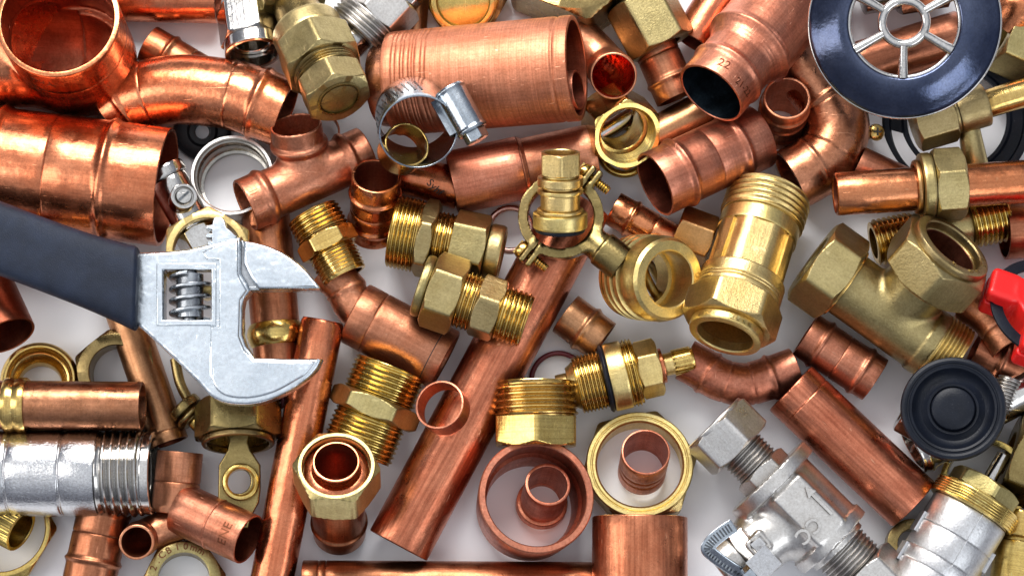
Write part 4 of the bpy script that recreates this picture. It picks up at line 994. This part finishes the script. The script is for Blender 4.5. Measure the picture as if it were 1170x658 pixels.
def ten_ring():
    Mx, L = frame((210, 664, 1), (210, 660, 30))
    o = mesh('brass_nut', nut_vf(0, L, 48, 29, math.radians(5), n=144), 'bro', None, Mx); tag(o, 'flat brass nut with stamped size marking cut by the bottom edge', 'nut', G_NU)
    mesh('face_ring', lathe([(L - 1, 29), (L - 1, 41), (L + .8, 41), (L + 1.2, 40), (L + 1.2, 30), (L + .8, 29)], 96), 'br', o, Mx)
    for i, ch in enumerate('10mm'): v, f = text_ring(ch, 11, 35.5, 92 - 15 + i * 15 - 0, .3); mesh('lettering', (v + np.array((0, 0, L + 1.0)), f), 'cud', o, Mx @ Matrix.Rotation(PI / -2, 4, 'Z'))
    for i, ch in enumerate('2.CB'): v, f = text_ring(ch, 11, 35.5, 18 + i * 14, .3); mesh('lettering', (v + np.array((0, 0, L + 1.0)), f), 'cud', o, Mx @ Matrix.Rotation(PI / -2, 4, 'Z'))
ten_ring()
Mx, L = frame((0, 606, 1), (0, 602, 36))
tag(mesh('brass_nut', nut_vf(0, L, 64, 50, math.radians(60), n=150), 'brb', None, Mx), 'large thin brass hexagon nut in the bottom left corner', 'nut', G_NU)
def knurled():
    Mx, L = frame((-20, 582, 30), (24, 606, 44))
    def rf(th, z, r): return np.full(len(th), r) if r < 24 else r + .9 * np.sin(th * 26 + z * .9) * np.sin(th * 26 - z * .9)
    tag(mesh('knurled_sleeve', lathe(tube_prof(0, L, 25, 20.5), 200, True, rf), 'brb', None, Mx), 'brass sleeve with knurled surface inside the corner hexagon nut', 'sleeve')
knurled()

# ================================================================== wrench and what lies around its head
fit('chrome_valve', 'chrome isolating valve with slotted screw above the wrench head', 'valve', (184, 192, 84), (236, 284, 70), [('collar', 'cyl', 14, 25, 'chr', 16, {'b': 3}), ('body', 'cyl', 60, 22, 'chr', 16), ('nut', 'nut', 26, 27, 'chr', 16)])
cv = [q for q in bpy.data.objects if q.get('label', '').startswith('chrome isolating')][0]
Bx, BL = frame((207, 231, 90), (210, 224, 118)); bs = mesh('slot_screw', lathe(solid_prof([(0, 15), (BL - 3, 15), (BL - 1, 14), (BL - 1, 11.5), (BL - 5, 11), (BL - 5, 9.5), (BL, 8)]), 64), 'chr', cv, Bx)
mesh('screw_slot', box_vf((0, 0, BL + .1), (2.6, 15, 2), [[.7, -.7, 0], [.7, .7, 0], [0, 0, 1]]), 'znd', bs, Bx)
Mx, L = frame((238, 292, 78), (237, 288, 112))
tag(mesh('brass_nut', nut_vf(0, L, 53, 38, math.radians(30), n=132), 'brs', None, Mx), 'thin yellow brass hexagon nut peeping out above the wrench head', 'nut', G_NU)
def olive_tube():
    A, B = (303, 242, 32), (322, 456, 34)
    Mx, L = frame(A, B)
    o = mesh('copper_pipe', lathe(tube_prof(0, L, 28, 25, (), (), 1.2), 112), 'cub', None, Mx); tag(o, 'brown copper pipe with a brass olive seen between the wrench jaws', 'pipe', G_PI)
    z = L * .60
    mesh('olive', lathe([(z, 28), (z + .5, 29.5), (z + 5, 32), (z + 11, 33.5), (z + 17, 33), (z + 24, 30.5), (z + 27, 28)], 96), 'brb', o, Mx)
olive_tube()
torus('fibre_washer', 'small dark red fibre washer peeping out under the lower wrench jaw', 'washer', (316, 458, 40), (316, 458, 60), 8, 3, 'oring')

def wrench():
    Z = 128
    C = (200, 330, Z); O = Pn(C); MT = locm(C)
    top = empty('adjustable_wrench', MT, 'steel adjustable wrench with dark rubber handle lying across the fittings', 'wrench')
    def q(px, py, z=Z): p = Pn((px, py, z)) - O; return (p[0], p[1])
    def loop(pts, z=Z): return [q(*p, z) for p in pts]
    def arc(pts, n=8): c = catmull([(a, b, 0) for a, b in pts], n); return [(a, b) for a, b, _ in c]
    curve_b = arc([(369, 411), (362, 424), (345, 440), (318, 455), (290, 463), (262, 462), (243, 454), (228, 438)], 6)
    body = [(150, 291), (194, 289), (215, 287), (231, 283), (255, 277), (277, 272), (277, 300), (277, 314), (284, 325), (288, 334), (281, 343), (279, 353), (279, 384), (283, 396), (293, 410), (330, 411)] + curve_b + [(195, 406), (160, 374), (150, 372)]
    hole = [(189, 312), (191, 310), (243, 310), (245, 312), (245, 366), (243, 368), (191, 368), (189, 366)]
    v, f = poly_vf([loop(body), loop(hole)], 13, 4, 4); mesh('fixed_jaw', (v, f), 'st', top, MT, 40)
    # thick boss around the throat: raised from the neck panel
    boss = [(242, 374), (252, 374), (252, 300), (238, 300), (232, 290), (255, 280), (274, 275.5), (274, 315), (277, 322), (284, 334), (276, 345), (275, 386), (281, 401), (292, 413), (330, 414)] + arc([(362, 414), (352, 428), (340, 436), (316, 449), (290, 456), (264, 455), (249, 446), (241, 430)], 6) + [(241, 400)]
    v, f = poly_vf([loop(boss)], 3.5, 2.8, 4); mesh('raised_panel', (v + np.array((0, 0, 11.5)), f), 'st', top, MT, 40)
    rim_o = [(181, 303), (249, 303), (249, 374), (181, 374)]; rim_i = [(188, 310.5), (243.5, 310.5), (243.5, 367.5), (188, 367.5)]
    v, f = poly_vf([loop(rim_o), loop(rim_i)], 1.6, 1.4, 3); mesh('window_rim', (v + np.array((0, 0, 12.6)), f), 'st', top, MT, 40)
    jaw = [(280, 277)] + arc([(292, 279), (310, 284), (330, 294), (348, 308), (360, 321), (367.5, 331)], 6) + [(366, 332.5), (330, 332), (297, 332), (288, 320), (280, 303)]
    v, f = poly_vf([loop(jaw)], 15, 3.5, 4); mv = mesh('moving_jaw', (v + np.array((0, 0, -1)), f), 'st', top, MT, 40)
    slide = [(262, 275), (279, 276), (284, 300), (298, 330), (298, 333), (262, 333)]
    v, f = poly_vf([loop(slide)], 9, 1.5, 3); mesh('jaw_slide', (v + np.array((0, 0, -1.5)), f), 'std', mv, MT, 40)
    # rack of the moving jaw showing above the head
    rk = [(237, 263), (244, 263), (244, 258), (237, 258), (237, 254)]
    rack = [(246, 250), (254, 250), (258, 254), (260, 262), (272, 272), (262, 280), (240, 284), (238, 278), (243.5, 277.5), (243.5, 273.5), (236.5, 273), (236.5, 269), (243.5, 268.5), (243.5, 264), (237, 263.5), (237, 259.5), (244, 259)]
    v, f = poly_vf([loop(rack)], 9, 1.2, 3); mesh('rack', (v + np.array((0, 0, 2)), f), 'st', mv, MT, 40)
    # worm
    Wx, WL = frame((217, 310.5, Z + 1), (217, 367.5, Z + 1))
    wm = mesh('worm', join(lathe(solid_prof([(0, 8), (3, 8), (3.5, 15), (WL - 4, 15), (WL - 3, 8), (WL, 8)]), 64), helix(4, WL - 7, 15, 23, 13.2, 4.2)), 'std', top, Wx, 40)
    # handle
    a, b = Pn((-110, 232, 140)) - O, Pn((158, 331, 140)) - O
    n = 40; pth = np.array([a + (b - a) * t for t in np.concatenate([np.linspace(0, .93, n), np.linspace(.94, 1, 14)])])
    def W(s):
        t = s / np.linalg.norm(b - a); w = 39 + 0.5 * math.sin(t * 9)
        w += 5.0 * max(0, (t - .72) / .28) ** 2.0
        if t > .985: w -= 5 * ((t - .985) / .015) ** 2
        return w
    def xs(th):
        c, s = np.cos(th), np.sin(th); e = .62
        return np.sign(c) * np.abs(c) ** e * .50, np.sign(s) * np.abs(s) ** e
    gv, gf = sweep(pth, W, 0, 96, xs)
    ax = (b - a) / np.linalg.norm(b - a); pe = np.array((-ax[1], ax[0], 0)); Lg = np.linalg.norm(b - a)
    t = np.clip(((gv - a) @ ax / Lg - .55) / .4, 0, 1); t = t * t * (3 - 2 * t)
    gv = gv - ax[None, :] * (((gv - a) @ pe) * .36 * t)[:, None]
    mesh('grip', (gv, gf), 'grip', top, MT, 50)
def helix(z0, L, ri, ro, pitch, w, n=64):
    turns = L / pitch; m = int(n * turns); V = []; F = []
    for i in range(m + 1):
        a = 2 * PI * i / n; z = z0 + pitch * i / n
        c, s = math.cos(a), math.sin(a)
        for (r, dz) in ((ri, -w * .75), (ro - .8, -w * .42), (ro, -w * .25), (ro, w * .25), (ro - .8, w * .42), (ri, w * .75)):
            V.append((r * c, r * s, min(max(z + dz, z0 - 2), z0 + L + 3)))
        if i:
            o = (i - 1) * 6
            for k in range(5): F.append([o + k, o + k + 1, o + 7 + k, o + 6 + k])
    F.append([0, 1, 2, 3, 4, 5]); F.append([m * 6 + k for k in range(6)][::-1])
    return np.array(V), F
wrench()
# ================================================================== light
w = bpy.data.worlds.new('World'); SC.world = w; w.use_nodes = True
nt = w.node_tree; nt.nodes.clear(); N = lambda t, **k: _mk(nt, t, k)
out = N('ShaderNodeOutputWorld'); bg = N('ShaderNodeBackground'); nt.links.new(bg.outputs[0], out.inputs[0])
tc = N('ShaderNodeTexCoord'); sp = N('ShaderNodeSeparateXYZ'); nt.links.new(tc.outputs['Generated'], sp.inputs[0])
r = ramp(N, [(0.0, (0.08, 0.08, 0.10)), (0.35, (0.19, 0.20, 0.235)), (0.62, (0.30, 0.32, 0.37)), (0.90, (0.66, 0.69, 0.74)), (1.0, (0.72, 0.75, 0.80))])
nt.links.new(sp.outputs['Z'], r.inputs[0]); nt.links.new(r.outputs[0], bg.inputs['Color']); bg.inputs['Strength'].default_value = 1.3
def area(name, loc, size, power, col=(1, 1, 1), aim=(0, 0, 0)):
    d = bpy.data.lights.new(name, 'AREA'); d.shape = 'RECTANGLE'; d.size, d.size_y = size; d.energy = power; d.color = col
    o = bpy.data.objects.new(name, d); COL.objects.link(o); o.location = loc
    o.rotation_euler = (Vector(aim) - Vector(loc)).to_track_quat('-Z', 'Y').to_euler(); return o
area('window_light', (-2.5, 12.5, 13), (13, 8), 4700, (1.0, 0.98, 0.96))
area('side_light', (-13, -1, 9), (5, 12), 700, (1.0, 0.97, 0.94))
area('back_light', (10, -9, 10), (9, 5), 420, (0.9, 0.95, 1.0))
SC.view_settings.view_transform = 'Standard'; SC.view_settings.look = 'None'; SC.view_settings.exposure = 0; SC.view_settings.gamma = 1
SC.cycles.max_bounces = 10; SC.cycles.glossy_bounces = 8; SC.cycles.diffuse_bounces = 4
SC.cycles.use_denoising = True; SC.cycles.sample_clamp_indirect = 6
